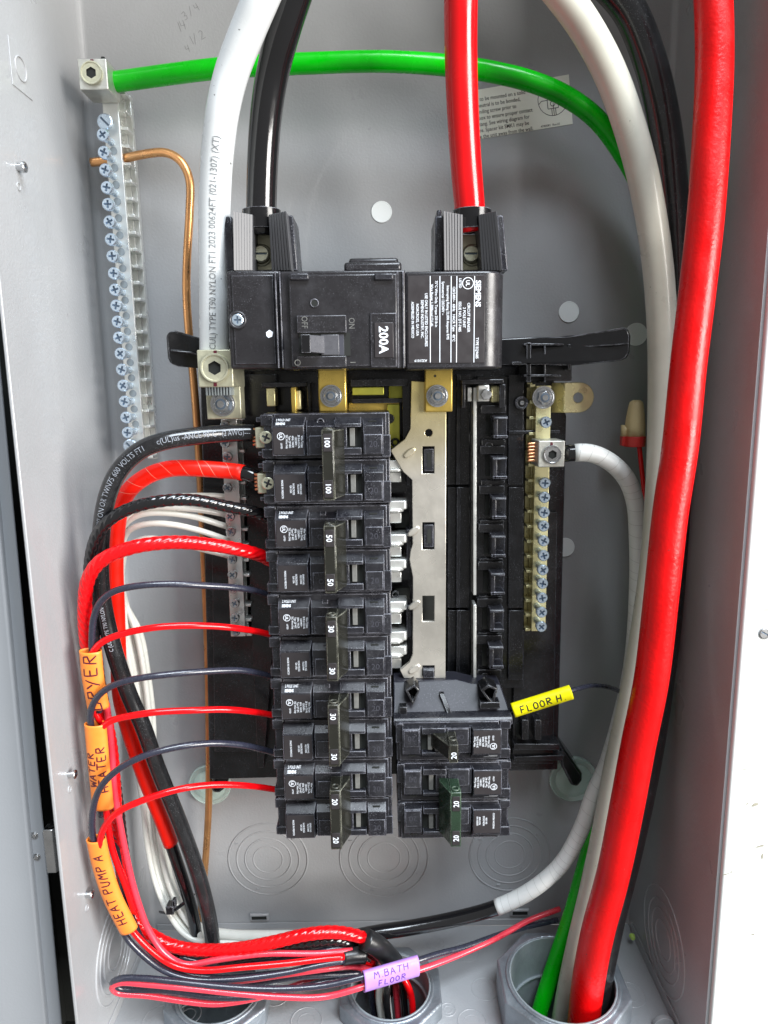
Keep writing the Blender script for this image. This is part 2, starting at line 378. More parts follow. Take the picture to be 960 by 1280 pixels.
def hand(text, size, pen, f, mb, adv=.95, jit=.05, sx=.95):
    """f(u,v)->point ; strokes become thin ribbons"""
    u0 = 0; rnd = random.Random(len(text)*7+ord(text[0]))
    tw = 0
    for ch in text: tw += (.45 if ch in ' .1' else adv)*size
    for ch in text:
        dv = rnd.uniform(-jit,jit)*size; sl = rnd.uniform(-.06,.06)
        for st in HAND.get(ch, []):
            pts = [((u0 + (a+sl*b)*size*sx), b*size+dv) for a,b in st]
            # resample
            q = []
            for i in range(len(pts)-1):
                k = 4
                for j in range(k): t = j/k; q.append((pts[i][0]*(1-t)+pts[i+1][0]*t, pts[i][1]*(1-t)+pts[i+1][1]*t))
            q.append(pts[-1])
            vs = []
            for i,(a,b) in enumerate(q):
                a0,b0 = q[max(0,i-1)]; a1,b1 = q[min(len(q)-1,i+1)]; dx,dy = a1-a0,b1-b0; l = math.hypot(dx,dy) or 1
                w_ = pen*.5*(1 if 0 < i < len(q)-1 else .7); nx,ny = -dy/l*w_, dx/l*w_
                vs += [f(a+nx-tw/2,b+ny-size/2), f(a-nx-tw/2,b-ny-size/2)]
            mb.add(vs, [(2*i,2*i+1,2*i+3,2*i+2) for i in range(len(q)-1)])
        u0 += (.45 if ch in ' .1' else adv)*size
# ---- screws (meshes round their own origin, head top at +len)
def screw_head_mesh(r, hh, mt, shaft=3.0, sr=None, slot='plus', dome=.25, name='screw'):
    sr = sr or r*.55
    out = circ(0,0,r*.86,20); a = r*.16; b = r*.62
    if slot == 'plus': hole = [(a,a),(a,b),(-a,b),(-a,a),(-b,a),(-b,-a),(-a,-a),(-a,-b),(a,-b),(a,-a),(b,-a),(b,a)]
    elif slot == 'slot': hole = [(-b*1.2,-a*.8),(b*1.2,-a*.8),(b*1.2,a*.8),(-b*1.2,a*.8)]
    elif slot == 'square': hole = [(-a*1.9,-a*1.9),(a*1.9,-a*1.9),(a*1.9,a*1.9),(-a*1.9,a*1.9)]
    else: hole = circ(0,0,r*.55,6)
    bm = bmesh.new(); es = []; loops = []
    for lp in (out, hole):
        vs = [bm.verts.new((x,z,shaft+hh)) for x,z in lp]; loops.append(vs)
        es += [bm.edges.new((vs[i],vs[(i+1)%len(vs)])) for i in range(len(vs))]
    bmesh.ops.triangle_fill(bm, edges=es, use_beauty=True)
    def skirt(vs, pts2, z2):
        n2 = [bm.verts.new((x,z,z2)) for x,z in pts2]
        for i in range(len(vs)): bm.faces.new((vs[i],vs[(i+1)%len(vs)],n2[(i+1)%len(vs)],n2[i]))
        return n2
    fl = skirt(loops[1], hole, shaft+hh*.25); rf = bm.faces.new(fl)
    o2 = skirt(loops[0], circ(0,0,r,20), shaft+hh*(1-dome)); o3 = skirt(o2, circ(0,0,r,20), shaft)
    o4 = skirt(o3, circ(0,0,sr,20), shaft); o5 = skirt(o4, circ(0,0,sr,20), 0)
    bmesh.ops.recalc_face_normals(bm, faces=bm.faces)
    rf.material_index = 1
    for v in bm.verts: v.co = W(v.co)
    me = bpy.data.meshes.new(name); bm.to_mesh(me); bm.free(); me.materials.append(MT[mt]); me.materials.append(MT['shade_metal'])
    return me
def hexmesh(r, hh, wr, wh, mt, stud=.4):
    mb = MB(); mb.cyl(0,0,0,wh,wr,28); mb.prism(circ(0,0,r,6,.3), wh, wh+hh); mb.cyl(0,0,wh+hh,wh+hh+.5,r*.62,20)
    mb.cyl(0,0,wh+hh+.5,wh+hh+1.4,r*stud,16); mb.torus(0,0,wh,wr*.82,.45,28,6); mb.torus(0,0,wh+hh,r*.78,.4,24,6); me = mb.mesh('bolt'); me.materials.append(MT[mt]); me.materials.append(MT['shade_metal'])
    for p in me.polygons:
        c_ = p.center*1000; rad = math.hypot(c_.x,c_.z)
        if wh+.05 < -c_.y < wh+hh-.05 and abs(p.normal.y) < .3 and rad < r*1.05: p.material_index = 1  # hex sides coloured darker as painted shade
        if abs(-c_.y-(wh+hh+.5)) < .02: p.material_index = 1
    return me
SC_ZINC = screw_head_mesh(3.55, 2.6, 'zinc', 11, 2.1)
SC_ZINC2 = screw_head_mesh(3.3, 2.2, 'zinc', 9, 2.0)
SC_STEEL = screw_head_mesh(2.9, 2.0, 'steel', 6, 1.9)
SC_BIG = screw_head_mesh(4.4, 1.4, 'zinc', 4, 2.6, slot='slot')
SC_BOX = screw_head_mesh(2.6, 1.5, 'steel', 4, 1.7)
def setscrew(r, depth, mt, notch=True):
    mb = plate(circ(0,0,r,32), [circ(0,0,r*.50,6,.5)], 0, depth)
    mb.torus(0,0,depth,r*.93,r*.09,32,6); mb.cyl(0,0,-.5,.4,r*.9,24); nf = len(mb.f)
    me = mb.mesh('set_screw'); me.materials.append(MT[mt]); me.materials.append(MT['dark'])  # second slot paints the socket shade near-black
    for p in me.polygons:
        if abs(-p.center[1]*1000-.4) < .05 or (p.center[2]*1000)**2+(p.center[0]*1000)**2 < (r*.48)**2: p.material_index = 1
    return me
# ================================================================== STRUCTURE
Z0 = -5.0; ZT = 700.0; XR = 362.0; HB = 123.0
enc = thing('panel_enclosure', (180,Z0,0), 'open grey painted steel panel cabinet that holds all the wiring and breakers', 'electrical cabinet')
mb = MB(); mb.box(4,XR-4,Z0,ZT,-1.6,0); mb.build('back_wall','grey',enc)
def sidewall(sgn):
    mb = MB(); x0 = 0 if sgn < 0 else XR
    prof = [(0,HB),(0,4)]+[(4-4*math.cos(a*PI/2/6),4-4*math.sin(a*PI/2/6)) for a in range(1,7)]
    inner = [(x0 - sgn*a, h) for a,h in prof]; outer = [(x0 + sgn*1.6, HB),(x0+sgn*1.6,-1.6),(x0-sgn*4,-1.6)]
    prof2 = inner + outer[::-1]
    n = len(prof2); vs = [(x,Z0,h) for x,h in prof2]+[(x,ZT,h) for x,h in prof2]
    mb.add(vs, [tuple(range(n)), tuple(range(n,2*n))[::-1]]+[(i,(i+1)%n,(i+1)%n+n,i+n) for i in range(n)])
    return mb
sidewall(-1).build('side_wall','grey',enc); sidewall(1).build('side_wall','grey',enc)
mb = MB(); mb.box(0,XR,ZT,ZT+1.6,0,HB); mb.build('top_wall','grey',enc)
# rolled front lip of the sides
mb = MB(); mb.box(-1.0,.9,Z0,ZT,HB,HB+1.6); mb.build('front_lip','grey',enc,bevel=.6)
# bushings: centre on floor, bore radius
BA = Uz(703,1222,22); BB = Uz(488,1231,8); BC = Uz(274,1236,8)
bush = [(BA,34.5),(BB,27.2),(BC,27.2)]
holes = [circ(c[0],c[2],r+.5,36) for c,r in bush]
fl = plate([(0,1.2),(XR,1.2),(XR,HB),(0,HB)], holes, Z0-1.6, Z0, place=lambda a,b,c:(a,c,b)); fl.build('bottom_wall','grey',enc)
mb = MB(); mb.box(4,XR-4,Z0,U(480,1150,0)[1],0,1.2); mb.build('bottom_flange','grey',enc,bevel=.5)
# side seams of the bottom (bent tabs)
mb = MB(); mb.box(0,.8,Z0,Z0+7,8,HB); mb.build('bottom_tab','grey',enc,bevel=.3)
mb = MB(); mb.box(XR-1.0,XR,Z0,Z0+8,10,HB-16); mb.cyl(XR-8,Z0+1,HB-36,HB-33,7,20); mb.build('bottom_tab','grey',enc,bevel=.3)
# knockouts
def knock(cx,cz,h,radii,axis='h'):
    mb = MB()
    for r in radii: mb.torus(cx,cz,h+(.05 if axis=='h' else 0),r,.66,72,8,axis)
    if axis == 'h':
        for i,r in enumerate(radii):
            if i%2 == 0: mb.cyl(cx,cz,-.2,.13+.07*i,r-.5,64,r1=r-.9)
        for a in (.7,2.6,4.4):
            q = radii[1]+2.5; mb.box(cx+q*math.cos(a)-1.2,cx+q*math.cos(a)+1.2,cz+q*math.sin(a)-.5,cz+q*math.sin(a)+.5,0,.9)
    o = mb.build('knockout','grey',enc,smooth=True)
    try: o.data.set_sharp_from_angle(angle=.6)
    except Exception: pass
for px,py,sc in ((335,1074,.95),(480,1072,1.06),(637,1068,.97)):
    c = U(px,py,0); knock(c[0],c[1],-.12,[31*sc,24.5*sc,18*sc,11.5*sc],'h')
knock(XR,U(0,0,0)[1]*0+35,62,[33,25,19,12],'x'); knock(0,38,66,[31,25,19,12],'x')
for px,py,r in ((606,1236,9),(787,1243,10),(582,1190,9),(590,1277,9),(383,1276,10),(345,1243,9),(200,1275,11),(560,1262,5),(236,1268,8),(545,1180,6)):
    c = Uz(px,py,Z0); mb = MB(); mb.torus(c[0],Z0-.1,c[2],r,.4,40,6,'z'); mb.torus(c[0],Z0-.1,c[2],r*.55,.25,32,6,'z'); mb.build('knockout','grey',enc,smooth=True)
for px,py in ((324,1147),(650,1141)):
    a = R4(px-12,py-4,px+12,py+4,2.2)
    mb = MB(); mb.ridge(*a,0,2.6,ch=.8,chb=.5,chl=.8,chr_=.8); mb.build('vent_tab','grey',enc,bevel=.4)
    mb = MB(); mb.box(a[0]+1.6,a[1]-1.6,a[2]+1.4,a[3]-1.4,2.5,2.75); mb.build('vent_slot','dark',enc)
# flat white discs on the back wall
for px,py,r,mt in ((477,265,6.2,'white_disc'),(711,390,6.3,'white_disc'),(706,684,6.3,'white_disc'),(795,418,7,'white_disc')):
    c = U(px,py,0); mb = MB(); mb.cyl(c[0],c[1],0,.5,r,32,r1=r*.96); mb.torus(c[0],c[1],.3,r,.35,36,6); mb.build('wall_disc',mt,enc,smooth=False)
# side-wall screws and dimples
for px,py in ((21,209),(85,968),(107,1118)):
    h = 96 if py > 500 else 92
    # on the left wall plane x=0 : solve h
    lo, hi = 0, HB
    for _ in range(40):
        mid = (lo+hi)/2
        if U(px,py,mid)[0] > 0: hi = mid
        else: lo = mid
    p = U(px,py,lo)
    inst('wall_screw', SC_BOX, enc, (-1,p[1],p[2]), rot=(0,0,PI/2))
    mb = MB(); mb.torus(.1,p[1]-9,p[2],1.8,.35,20,6,'x'); mb.cyl(0,0,0,0.01,.01,3) if False else None; mb.build('dimple','grey',enc,smooth=True)
# embossed plate on left wall near top
mb = MB(); mb.box(0,.35,548,570,72,92); mb.torus(.4,559,82,5.5,.5,24,6,'x'); mb.build('embossed_mark','grey',enc,bevel=.2)
# right-wall small plate near the top
mb = MB(); mb.box(XR-1.2,XR,555,590,52,64); mb.build('wall_plate','slider',enc,bevel=.3)
# small lime fleck
c = (XR-5, Z0+8, 22)
mb = MB(); mb.cyl(c[0],c[1],c[2],c[2]+3,2.2,14,r1=1.6); mb.build('grounding_plug','lime_p',enc,bevel=.3)
# pencil marks
mb = MB()
for s_,px,py,sz,rt in (('14',229,32,5.5,18),('3/4',240,13,4.6,30),('4',236,60,4.4,20),('1/2',248,46,5.0,25)):
    c = U(px,py,.08); ca,sa = math.cos(math.radians(rt)),math.sin(math.radians(rt))
    hand(s_, sz, .28, lambda u,v,c=c,ca=ca,sa=sa:(c[0]+u*ca-v*sa,c[1]+u*sa+v*ca,c[2]), mb)
mb.build('pencil_marks','pencil',enc)
# --- surroundings: stud bay slab painted near-black as gap shade, door at left, white board at right
mb = MB(); mb.box(-60,-1.7,-60,ZT,20,24); o = mb.build('wall_cavity','dark'); tag(o,kind='structure')
mb = MB(); mb.box(-400,-60,-300,ZT+200,20,60); mb.box(-60,500,-300,-60,20,60); o = mb.build('wall','dark'); tag(o,kind='structure')
wb = thing('white_board',(372,-60,110),'white painted board with brown scuffs and one screw, right of the cabinet','board')
mb = MB(); mb.box(XR+1.65,700,-160,ZT+120,HB-9,HB+2.6); mb.build('sheet','white',wb,bevel=1.2,seg=3)
rs = random.Random(3)
for px,py,w_,h_ in ((943,1006,9,3.2),(934,1005,2.5,1.6),(950,1058,8,2.0),(953,1070,2.2,6),(907,1093,6,1.2),(914,1090,2,1.6),(941,1168,4,1.4),(930,962,5,.7),(953,960,3,.8),(946,1240,3,.6)):
    c = U(px,py,HB+2.66); pts = []
    for k in range(14):
        a = 2*PI*k/14; q = rs.uniform(.45,1.0); pts.append((c[0]+w_*.35*q*math.cos(a),c[1]+h_*.35*q*math.sin(a)+w_*.08*math.cos(a)))
    mb = MB(); mb.prism(pts,HB+2.5,HB+2.66); mb.build('scuff','stain',wb)
inst('screw', screw_head_mesh(3.0,1.0,'steel',1,1.5,'slot'), wb, U(955,791,HB+2.0)[:2]+(HB+1.4,), rot=(0,.5,0))
dr = thing('panel_door',(-20,0,90),'grey painted hinged door of the cabinet, folded open at the left edge','door')
# door edge leans like its pixel line
def dl(y,off): 
    return U(off+ (y-1000)*.0905+ 50, y, 100)
a = dl(400,0); b = dl(1320,0)
def doorstrip(o0, o1, h0, h1, name, mt, bev=.8):
    p = [U(50+o0+(y-1000)*.094,y,h1) for y in (300,1330)]; q = [U(50+o1+(y-1000)*.094,y,h1) for y in (300,1330)]
    mb = MB(); vs = []
    for hh in (h0,h1):
        vs += [(p[0][0],p[0][1],hh),(q[0][0],q[0][1],hh),(q[1][0],q[1][1],hh),(p[1][0],p[1][1],hh)]
    mb.add(vs,[(0,1,2,3),(7,6,5,4),(0,4,5,1),(1,5,6,2),(2,6,7,3),(3,7,4,0)])
    return mb.build(name,mt,dr,bevel=bev,seg=3)
doorstrip(-19,0,98,100,'edge_lip','grey2'); doorstrip(-420,-19.4,98,104,'door_sheet','grey2',1.5)
for px,py in ((43,1044),(46,1071)):
    p = U(px,py,100); mb = MB(); mb.cyl(p[0],p[1],100,100.8,1.7,18,r1=1.3); mb.torus(p[0],p[1],100.2,2.1,.3,20,6); mb.build('rivet','steel',dr,bevel=.1)
mb = MB(); mb.bx(55,1038,70,1092,92,101,chr_=1.5); mb.build('hinge_leaf','steel',dr,bevel=.8)
# --- conduit bushings
def bushing(c, r, hz, label, outer_r, sides=8, ph=PI/8):
    th = thing('conduit_bushing',(c[0],Z0,c[2]),label,'conduit fitting','cast conduit bushings in the cabinet bottom')
    pl = lambda a,b,cc:(a,cc,b)
    plate(circ(c[0],c[2],outer_r,sides,ph),[circ(c[0],c[2],r,40)],Z0+.05,Z0+hz,place=pl).build('locknut','cast',th,bevel=1.2,seg=3)
    plate(circ(c[0],c[2],r+1.7,40),[circ(c[0],c[2],r-.3,40)],Z0+hz-.5,Z0+hz+1.1,place=pl).build('rim','cast',th,bevel=.5,seg=2)
    plate(circ(c[0],c[2],r-.3,40),[circ(c[0],c[2],r-1.6,40)],Z0-70,Z0+hz+1.2,place=pl).build('throat','castin',th,bevel=.4)
    mb = MB(); mb.torus(c[0],Z0-2,c[2],r-2.2,1.1,40,8,'z'); mb.build('inner_lip','castin',th,smooth=True)
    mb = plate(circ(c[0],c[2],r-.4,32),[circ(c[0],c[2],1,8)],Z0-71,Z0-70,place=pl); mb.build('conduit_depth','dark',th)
    return th
tA = bushing(BA,34.5,26,'large cast metal conduit bushing in the bottom right corner where the thick cables enter',43)
tB = bushing(BB,27.2,12,'cast metal conduit bushing under the purple sleeve, bottom centre',36,8,PI/8)
tC = bushing(BC,27.2,12,'cast metal conduit bushing at bottom left behind the looped red and grey wires',36,8,PI/8)
mb = MB()
c = Uz(485,1272,5); 
for k,s_ in enumerate('CSA'):
    tflat(mb, s_, 3.4, (BB[0]-10+k*9, Z0+6, BB[2]+36*math.cos(PI/8)+.15), 0, .02)
mb.build('embossed_letters','alu',tB)
# ================================================================== INTERIOR (black base with bus bars)
bp = thing('bus_panel',(180,120,20),'black plastic base with plated bus bars behind the breakers','bus assembly')
def quad(name, mt, pts, h0, h1, parent=bp, bevel=.5, label=None):
    mb = MB(); P = [U(x,y,h1) for x,y in pts]; mb.prism([(p[0],p[1]) for p in P], h0, h1); return mb.build(name,mt,parent,label,bevel)
quad('base_plate','blackb',[(252,470),(706,470),(708,560),(697,962),(262,962),(268,975)][:0]+[(250,452),(684,452),(708,520),(707,560),(697,962),(272,974),(262,974),(256,700)],12,34)
quad('base_column','blackb',[(596,470),(656,470),(655,860),(594,860)],34,44)
quad('base_column','blackb',[(300,468),(345,468),(345,760),(330,960),(322,960)],34,42)
for y0,y1 in ((468,606),(609,760),(763,850)):
    quad('column_panel','blackb',[(636,y0),(655,y0),(654,y1),(635,y1)],44,47,bevel=.4)
    quad('column_panel','blackb',[(560,y0),(588,y0),(587,y1),(559,y1)],36,41,bevel=.4)
    quad('trim_rib','blackb',[(571,y0),(576,y0),(575,y1),(570,y1)],41,45,bevel=.4)
quad('lower_panel','blackb',[(646,640),(697,640),(692,955),(640,955)],34,38)
quad('lower_panel','blackb',[(264,640),(322,640),(330,940),(268,940)],34,38)
quad('lower_rib','blackb',[(642,930),(700,930),(700,938),(642,938)],34,44)
quad('lower_rib','blackb',[(642,946),(706,944),(704,951),(642,951)],34,40)
for x in (652,668): quad('latch','blackb',[(x,900),(x+9,900),(x+9,925),(x,925)],38,46)
quad('pocket','dark',[(645,905),(651,902),(651,923),(645,920)],38,39,bevel=0)
# arms
def arm(pts, h0, h1, h1b=None, name='side_arm'):
    mb = MB(); P = [U(x,y,h) for x,y,h in pts]; n = len(P)
    vs = [(p[0],p[1],p[2]) for p in P]+[(p[0],p[1],p[2]-10) for p in P]
    mb.add(vs,[tuple(range(n)),tuple(range(n,2*n))[::-1]]+[(i,(i+1)%n,(i+1)%n+n,i+n) for i in range(n)])
    return mb.build(name,'shiny',bp,bevel=1.3,seg=3)
arm([(207,420,62),(211,414,62),(219,413,61),(262,426,50),(300,428,48),(300,466,48),(245,460,50),(222,458,61),(212,454,62),(209,447,62)],0,0)
arm([(212,436,62.6),(240,438,58),(246,443,58),(214,440,62.6)],0,0,name='arm_rib')
arm([(600,424,56),(660,421,56),(711,421,56),(780,409,74),(786,411,74),(789,420,74),(788,440,74),(784,448,74),(776,451,74),(716,457,58),(600,458,56)],0,0)
arm([(716,433,60),(786,428,74.8),(786,431,74.8),(716,436,60)],0,0,name='arm_rib')
for x0,y0,x1,y1 in ((658,428,664,478),(680,430,682.5,478),(710,430,714,462),(640,452,708,456),(655,468,702,471),(655,429,705,432)):
    quad('rib','shiny',[(x0,y0),(x1,y0),(x1,y1),(x0,y1)],40,61,bevel=.4)
quad('rib_backing','blackb',[(655,455),(715,455),(715,476),(655,476)],34,50)
# feet with clear washers
for pts in ([(700,938),(706,937),(728,968),(728,976),(722,984),(714,982),(702,958)], [(276,950),(292,955),(282,985),(274,992),(266,991),(262,984)]):
    quad('foot','shiny',pts,6,30,bevel=1.5)
for px,py,r in ((717,975,17.5),(262,982,15.5)):
    c = U(px,py,4); th = thing('clear_washer',(c[0],c[1],3),'clear plastic disc under the right foot of the black base' if px>400 else 'clear plastic disc under the left foot of the black base, behind the bare copper wire','washer','clear plastic discs under the base feet')
    mb = MB(); mb.cyl(c[0],c[1],1.0,4,r,40,r1=r*.97); mb.build('disc','clear',th,bevel=.6); mb = MB(); mb.cyl(c[0],c[1],4.05,7.5,r*.8,40,r1=r*.45); mb.build('dome','clear',th,bevel=1.2,smooth=True)
    mb = MB(); mb.torus(c[0],c[1],4.4,r*.45,.8,32,8); mb.torus(c[0],c[1],3.6,r*.95,.6,40,8); mb.build('raised_ring','clear',th,smooth=True)
    inst('screw', SC_BOX, th, (c[0],c[1],1.5))
# bus bars
def slab(name,mt,x0,y0,x1,y1,h0,h1,bev=.4,**k):
    mb = MB(); mb.bx(x0,y0,x1,y1,h0,h1,**k); return mb.build(name,mt,bp,bevel=bev)
H = 60
P = lambda x,y: U(x,y,H)[:2]
outer = [P(514,476),P(531,477),P(558,477),P(557,848),P(505,848),P(500,838),P(512,828),P(516,818),P(516,722),P(512,700),P(513,690),P(516,680),P(515,600),P(504,590),P(489,565),P(489,562),P(506,549),P(513,536)]
hl = [[P(528,558),P(543,558),P(543,592),P(528,592)],[P(528,653),P(543,653),P(543,687),P(528,687)],[P(528,745),P(543,745),P(543,777),P(528,777)],[P(528,832),P(543,832),P(543,846),P(528,846)],circ(*P(536,541),2.2,14)]
plate(outer,hl,H-3.2,H).build('bus_bar','bus',bp,bevel=.35)
for y0,y1 in ((560,590),(655,685)):
    slab('slot_clip','black',530,y0+1,542,y1-1,48,61,.4); slab('clip_recess','dark',534,y0+6,539,y1-6,60,61.2,.0)
slab('clip_recess','dark',527,744,545,778,44,45,0); slab('slot_clip','black',529,836,543,848,46,62,.5,ch=1.5)
slab('bus_plate','lime',440,484,480,494,40,50); slab('bus_plate','gold',436,503,500,560,36,46); slab('bus_plate','lime',486,478,508,500,36,42)
slab('bus_plate','lime',484,505,500,560,40,48)
slab('bus_frame','blackb',440,498,505,504,40,52); slab('bus_frame','blackb',503,478,513,560,36,54)
slab('bus_frame','blackb',438,474,510,483,40,56)
mb = MB(); c = U(440,520,52); mb.cyl(c[0]+22,c[1]-2,44,50,3,20); mb.build('bus_frame','blackb',bp,bevel=.4)
for px in (415,548):
    x0 = px-17; mb = MB(); mb.bx(x0,460,x0+35,515,58,64 if px==548 else 66); mb.build('bus_clip','gold',bp,bevel=.8)
    inst('bus_bolt', hexmesh(4.2,3.2,6.3,1.2,'steel'), bp, U(px-1,495,67)[:2]+(64.1 if px==548 else 66.1,))
c = U(544,470,64.3); mb = MB(); mb.cyl(c[0],c[1],64,64.3,.7,10); mb.build('punch_mark','dark',bp)
# stab fingers beside the left breakers
for y,hh in ((575,1),(626,0),(668,1),(700,0),(752,1),(790,0),(808,1)):
    mb = MB(); mb.bx(484,y,509,y+11,44,58,chr_=1.2); mb.bx(484,y+11,505,y+15,44,60,chr_=3); mb.bx(484,y+15,502,y+28,44,54); mb.build('bus_stab','alu',bp,bevel=.6)
for px,py in ((512,566),(517,664),(518,756),(518,836)):
    c = U(px,py,60); mb = MB(); a = math.radians(38); 
    pts = []
    for t in range(16):
        an = 2*PI*t/16; u_,v_ = 4.4*math.cos(an), 2.0*math.sin(an); pts.append((c[0]+u_*math.cos(a)-v_*math.sin(a), c[1]+u_*math.sin(a)+v_*math.cos(a)))
    mb.prism(pts,59,61.2); mb.build('embossed_tab','bus',bp,bevel=.8,seg=3)
for y in (545,640,735,822):
    slab('stab_pocket','dark',493,y,512,y+20,38,44,.3); c = U(494,y+8,50); mb = MB(); mb.torus(c[0],c[1],50,2.0,.7,20,6); mb.build('bushing_ring','blackb',bp,smooth=True)
    slab('pocket_wall','black',508,y+22,514,y+62,36,56,.6)
# terminal bits between main breaker and column, left
slab('contact_blade','gold',364,484,370,516,40,62,.4); slab('contact_blade','golds',370,488,376,512,40,58,.6); slab('contact_spring','golds',333,485,344,508,40,52,.6)
slab('contact_frame','blackb',326,478,384,484,36,56,.5); slab('contact_frame','blackb',384,478,389,520,36,56,.5)
# white guide strip + clip
mb = MB(); a = [U(593.5,y,54) for y in (484,744,756,850)]
mb.add([(a[0][0]-1,a[0][1],44),(a[0][0]+1,a[0][1],44),(a[1][0]+1,a[1][1],44),(a[1][0]-1,a[1][1],44),(a[0][0]-1,a[0][1],54),(a[0][0]+1,a[0][1],54),(a[1][0]+1,a[1][1],54),(a[1][0]-1,a[1][1],54)],[(0,1,2,3),(7,6,5,4),(0,4,5,1),(1,5,6,2),(2,6,7,3),(3,7,4,0)])
mb.add([(a[2][0]-1,a[2][1],44),(a[2][0]+1,a[2][1],44),(a[3][0]+1,a[3][1],44),(a[3][0]-1,a[3][1],44),(a[2][0]-1,a[2][1],54),(a[2][0]+1,a[2][1],54),(a[3][0]+1,a[3][1],54),(a[3][0]-1,a[3][1],54)],[(0,1,2,3),(7,6,5,4),(0,4,5,1),(1,5,6,2),(2,6,7,3),(3,7,4,0)])
mb.build('guide_strip','alu',bp,bevel=.3)
slab('terminal_clip','alu',584,484,590,502,40,56,.6); slab('terminal_clip','alu',597,481,612,502,40,60,.8); slab('terminal_clip','golds',614,482,626,503,40,50,.8)
slab('terminal_frame','blackb',577,474,630,480,36,60,.5); slab('terminal_frame','blackb',577,480,582,510,36,58,.5); slab('terminal_frame','blackb',624,480,632,510,36,58,.5)
c = U(607,493,60); mb = MB(); mb.prism(circ(c[0],c[1],3.4,6),60,63.5); mb.build('terminal_nut','steel',bp,bevel=.4)
# hooks along the right column
ys = [520,571,621,669,716,762,808]
for i,y in enumerate(ys):
    x = 617-i*.9
    mb = MB(); mb.bx(x,y,x+17,y+28,44,47); mb.bx(x,y,x+6,y+28,47,58,chl=.6,chr_=.4); mb.bx(x,y,x+18,y+4,47,60,ch=1); mb.bx(x,y+24,x+18,y+28,47,58); mb.build('hook','black',bp,bevel=.5)
    slab('hook_pocket','dark',x-9,y-2,x-1,y+24,44,45,0)
    slab('hook_block','blackb',x-16,y-14,x+16,y-3,44,50,.5)
    if i%1==0: 
        c = U(x-6,y+38,47); mb = MB(); mb.cyl(c[0],c[1],45,47.2,2.0,14); mb.build('pin_hole','dark',bp)
        mb = MB(); mb.torus(c[0],c[1],47,2.2,.35,20,6); mb.build('hole_rim','blackb',bp,smooth=True)
        mb = MB(); mb.bx(x-15,y+29,x+15,y+44,44,47); mb.build('hook_block','blackb',bp,bevel=.5)
for px,py in ((648,503),):
    c = U(px,py,40); mb = MB(); mb.cyl(c[0],c[1],47,50,4,20); mb.torus(c[0],c[1],50,3,.5,24,6); mb.build('post','blackb',bp,bevel=.3); inst('post_screw',screw_head_mesh(1.4,.8,'steel',1,.8,'slot'),bp,(c[0],c[1],49.6))
slab('seam_ledge','blackb',636,538,700,542,34,48,.4)
# bonding tab
mb = MB(); c = U(724,497,44); r = 9.0
pts = [(c[0]-9,c[1]+r),(c[0],c[1]+r)]+[(c[0]+r*math.sin(PI*t/12),c[1]+r*math.cos(PI*t/12)) for t in range(1,12)]+[(c[0],c[1]-r),(c[0]-9,c[1]-r)]
pl = plate([(a_,b_) for a_,b_ in pts],[circ(c[0]-.5,c[1],3.0,20)],42.5,44)
bt = pl.build('bonding_tab','golds',bp,bevel=.4)
mb = MB(); mb.add([(c[0]-9,c[1]-r,42.5),(c[0]-9,c[1]+r,42.5),(c[0]-14,c[1]+r,36),(c[0]-14,c[1]-r,36),(c[0]-9,c[1]-r,44),(c[0]-9,c[1]+r,44),(c[0]-15,c[1]+r,37),(c[0]-15,c[1]-r,37)],[(0,1,2,3),(7,6,5,4),(0,4,5,1),(1,5,6,2),(2,6,7,3),(3,7,4,0)]); mb.build('tab_bend','golds',bp,bevel=.3)
# ================================================================== TERMINAL BARS
def wire_bar(th, top, bot, side, bw, h0, h1, mt, cells, ladder_w=3.2):
    """bar between two mm points; wire holes on `side` (+1 right, -1 left)"""
    mb = MB(); L = (top[1]-bot[1])
    def X(z): t = (top[1]-z)/L; return top[0]*(1-t)+bot[0]*t
    def seg(z0,z1,xa,xb,ha,hb):
        vs = []
        for hh in (ha,hb): vs += [(X(z0)+xa,z0,hh),(X(z0)+xb,z0,hh),(X(z1)+xb,z1,hh),(X(z1)+xa,z1,hh)]
        mb.add(vs,[(0,1,2,3),(7,6,5,4),(0,4,5,1),(1,5,6,2),(2,6,7,3),(3,7,4,0)])
    seg(bot[1],top[1],-bw,bw,h1-2.2,h1); seg(bot[1],top[1],-bw,bw,h0,h0+1.6)
    core = (-bw,bw-3) if side > 0 else (-bw+3,bw)
    seg(bot[1],top[1],core[0],core[1],h0+1.6,h1-2.2)
    for i in range(cells+1):
        z = bot[1]+L*i/cells; e = (bw-3,bw) if side > 0 else (-bw,-bw+3)
        seg(max(bot[1],z-1.0),min(top[1],z+1.0),e[0],e[1],h0+1.6,h1-2.2)
    mb.build('bar_body',mt,th,bevel=.3)
    # white/plastic carrier rail
    mb = MB()
    seg(bot[1]-2,top[1]+2,(bw if side>0 else -bw-ladder_w),(bw+ladder_w if side>0 else -bw),h0-4,h0)
    for i in range(cells+1):
        z = bot[1]+L*i/cells; seg(z-.9,z+.9,(bw if side>0 else -bw-ladder_w),(bw+ladder_w if side>0 else -bw),h0,h0+9)
    mb.build('bar_rail',mt,th,bevel=.25)
    return X
gb = thing('ground_bar',U(150,600,10),'long silver ground bar with a column of blue-tinted screws, beside the left cabinet wall','terminal bar')
gp = [(128,168),(129.3,190),(131,212),(133,234),(134.5,255),(136.3,277),(138,299),(140,320),(141.8,341.5),(143.2,362),(144.8,382),(146.4,402),(148,422),(150,442),(151.7,462),(153.4,482),(155.2,502),(157,522),(159,541)]
G = [U(x,y,40) for x,y in gp]
top = (U(126,100,40)[0]-.4, U(126,100,40)[1], 0); bot = (G[-1][0]+1.0, U(163,575,40)[1], 0)
wire_bar(gb, top, bot, 1, 4.6, 14, 27, 'alu', 22)
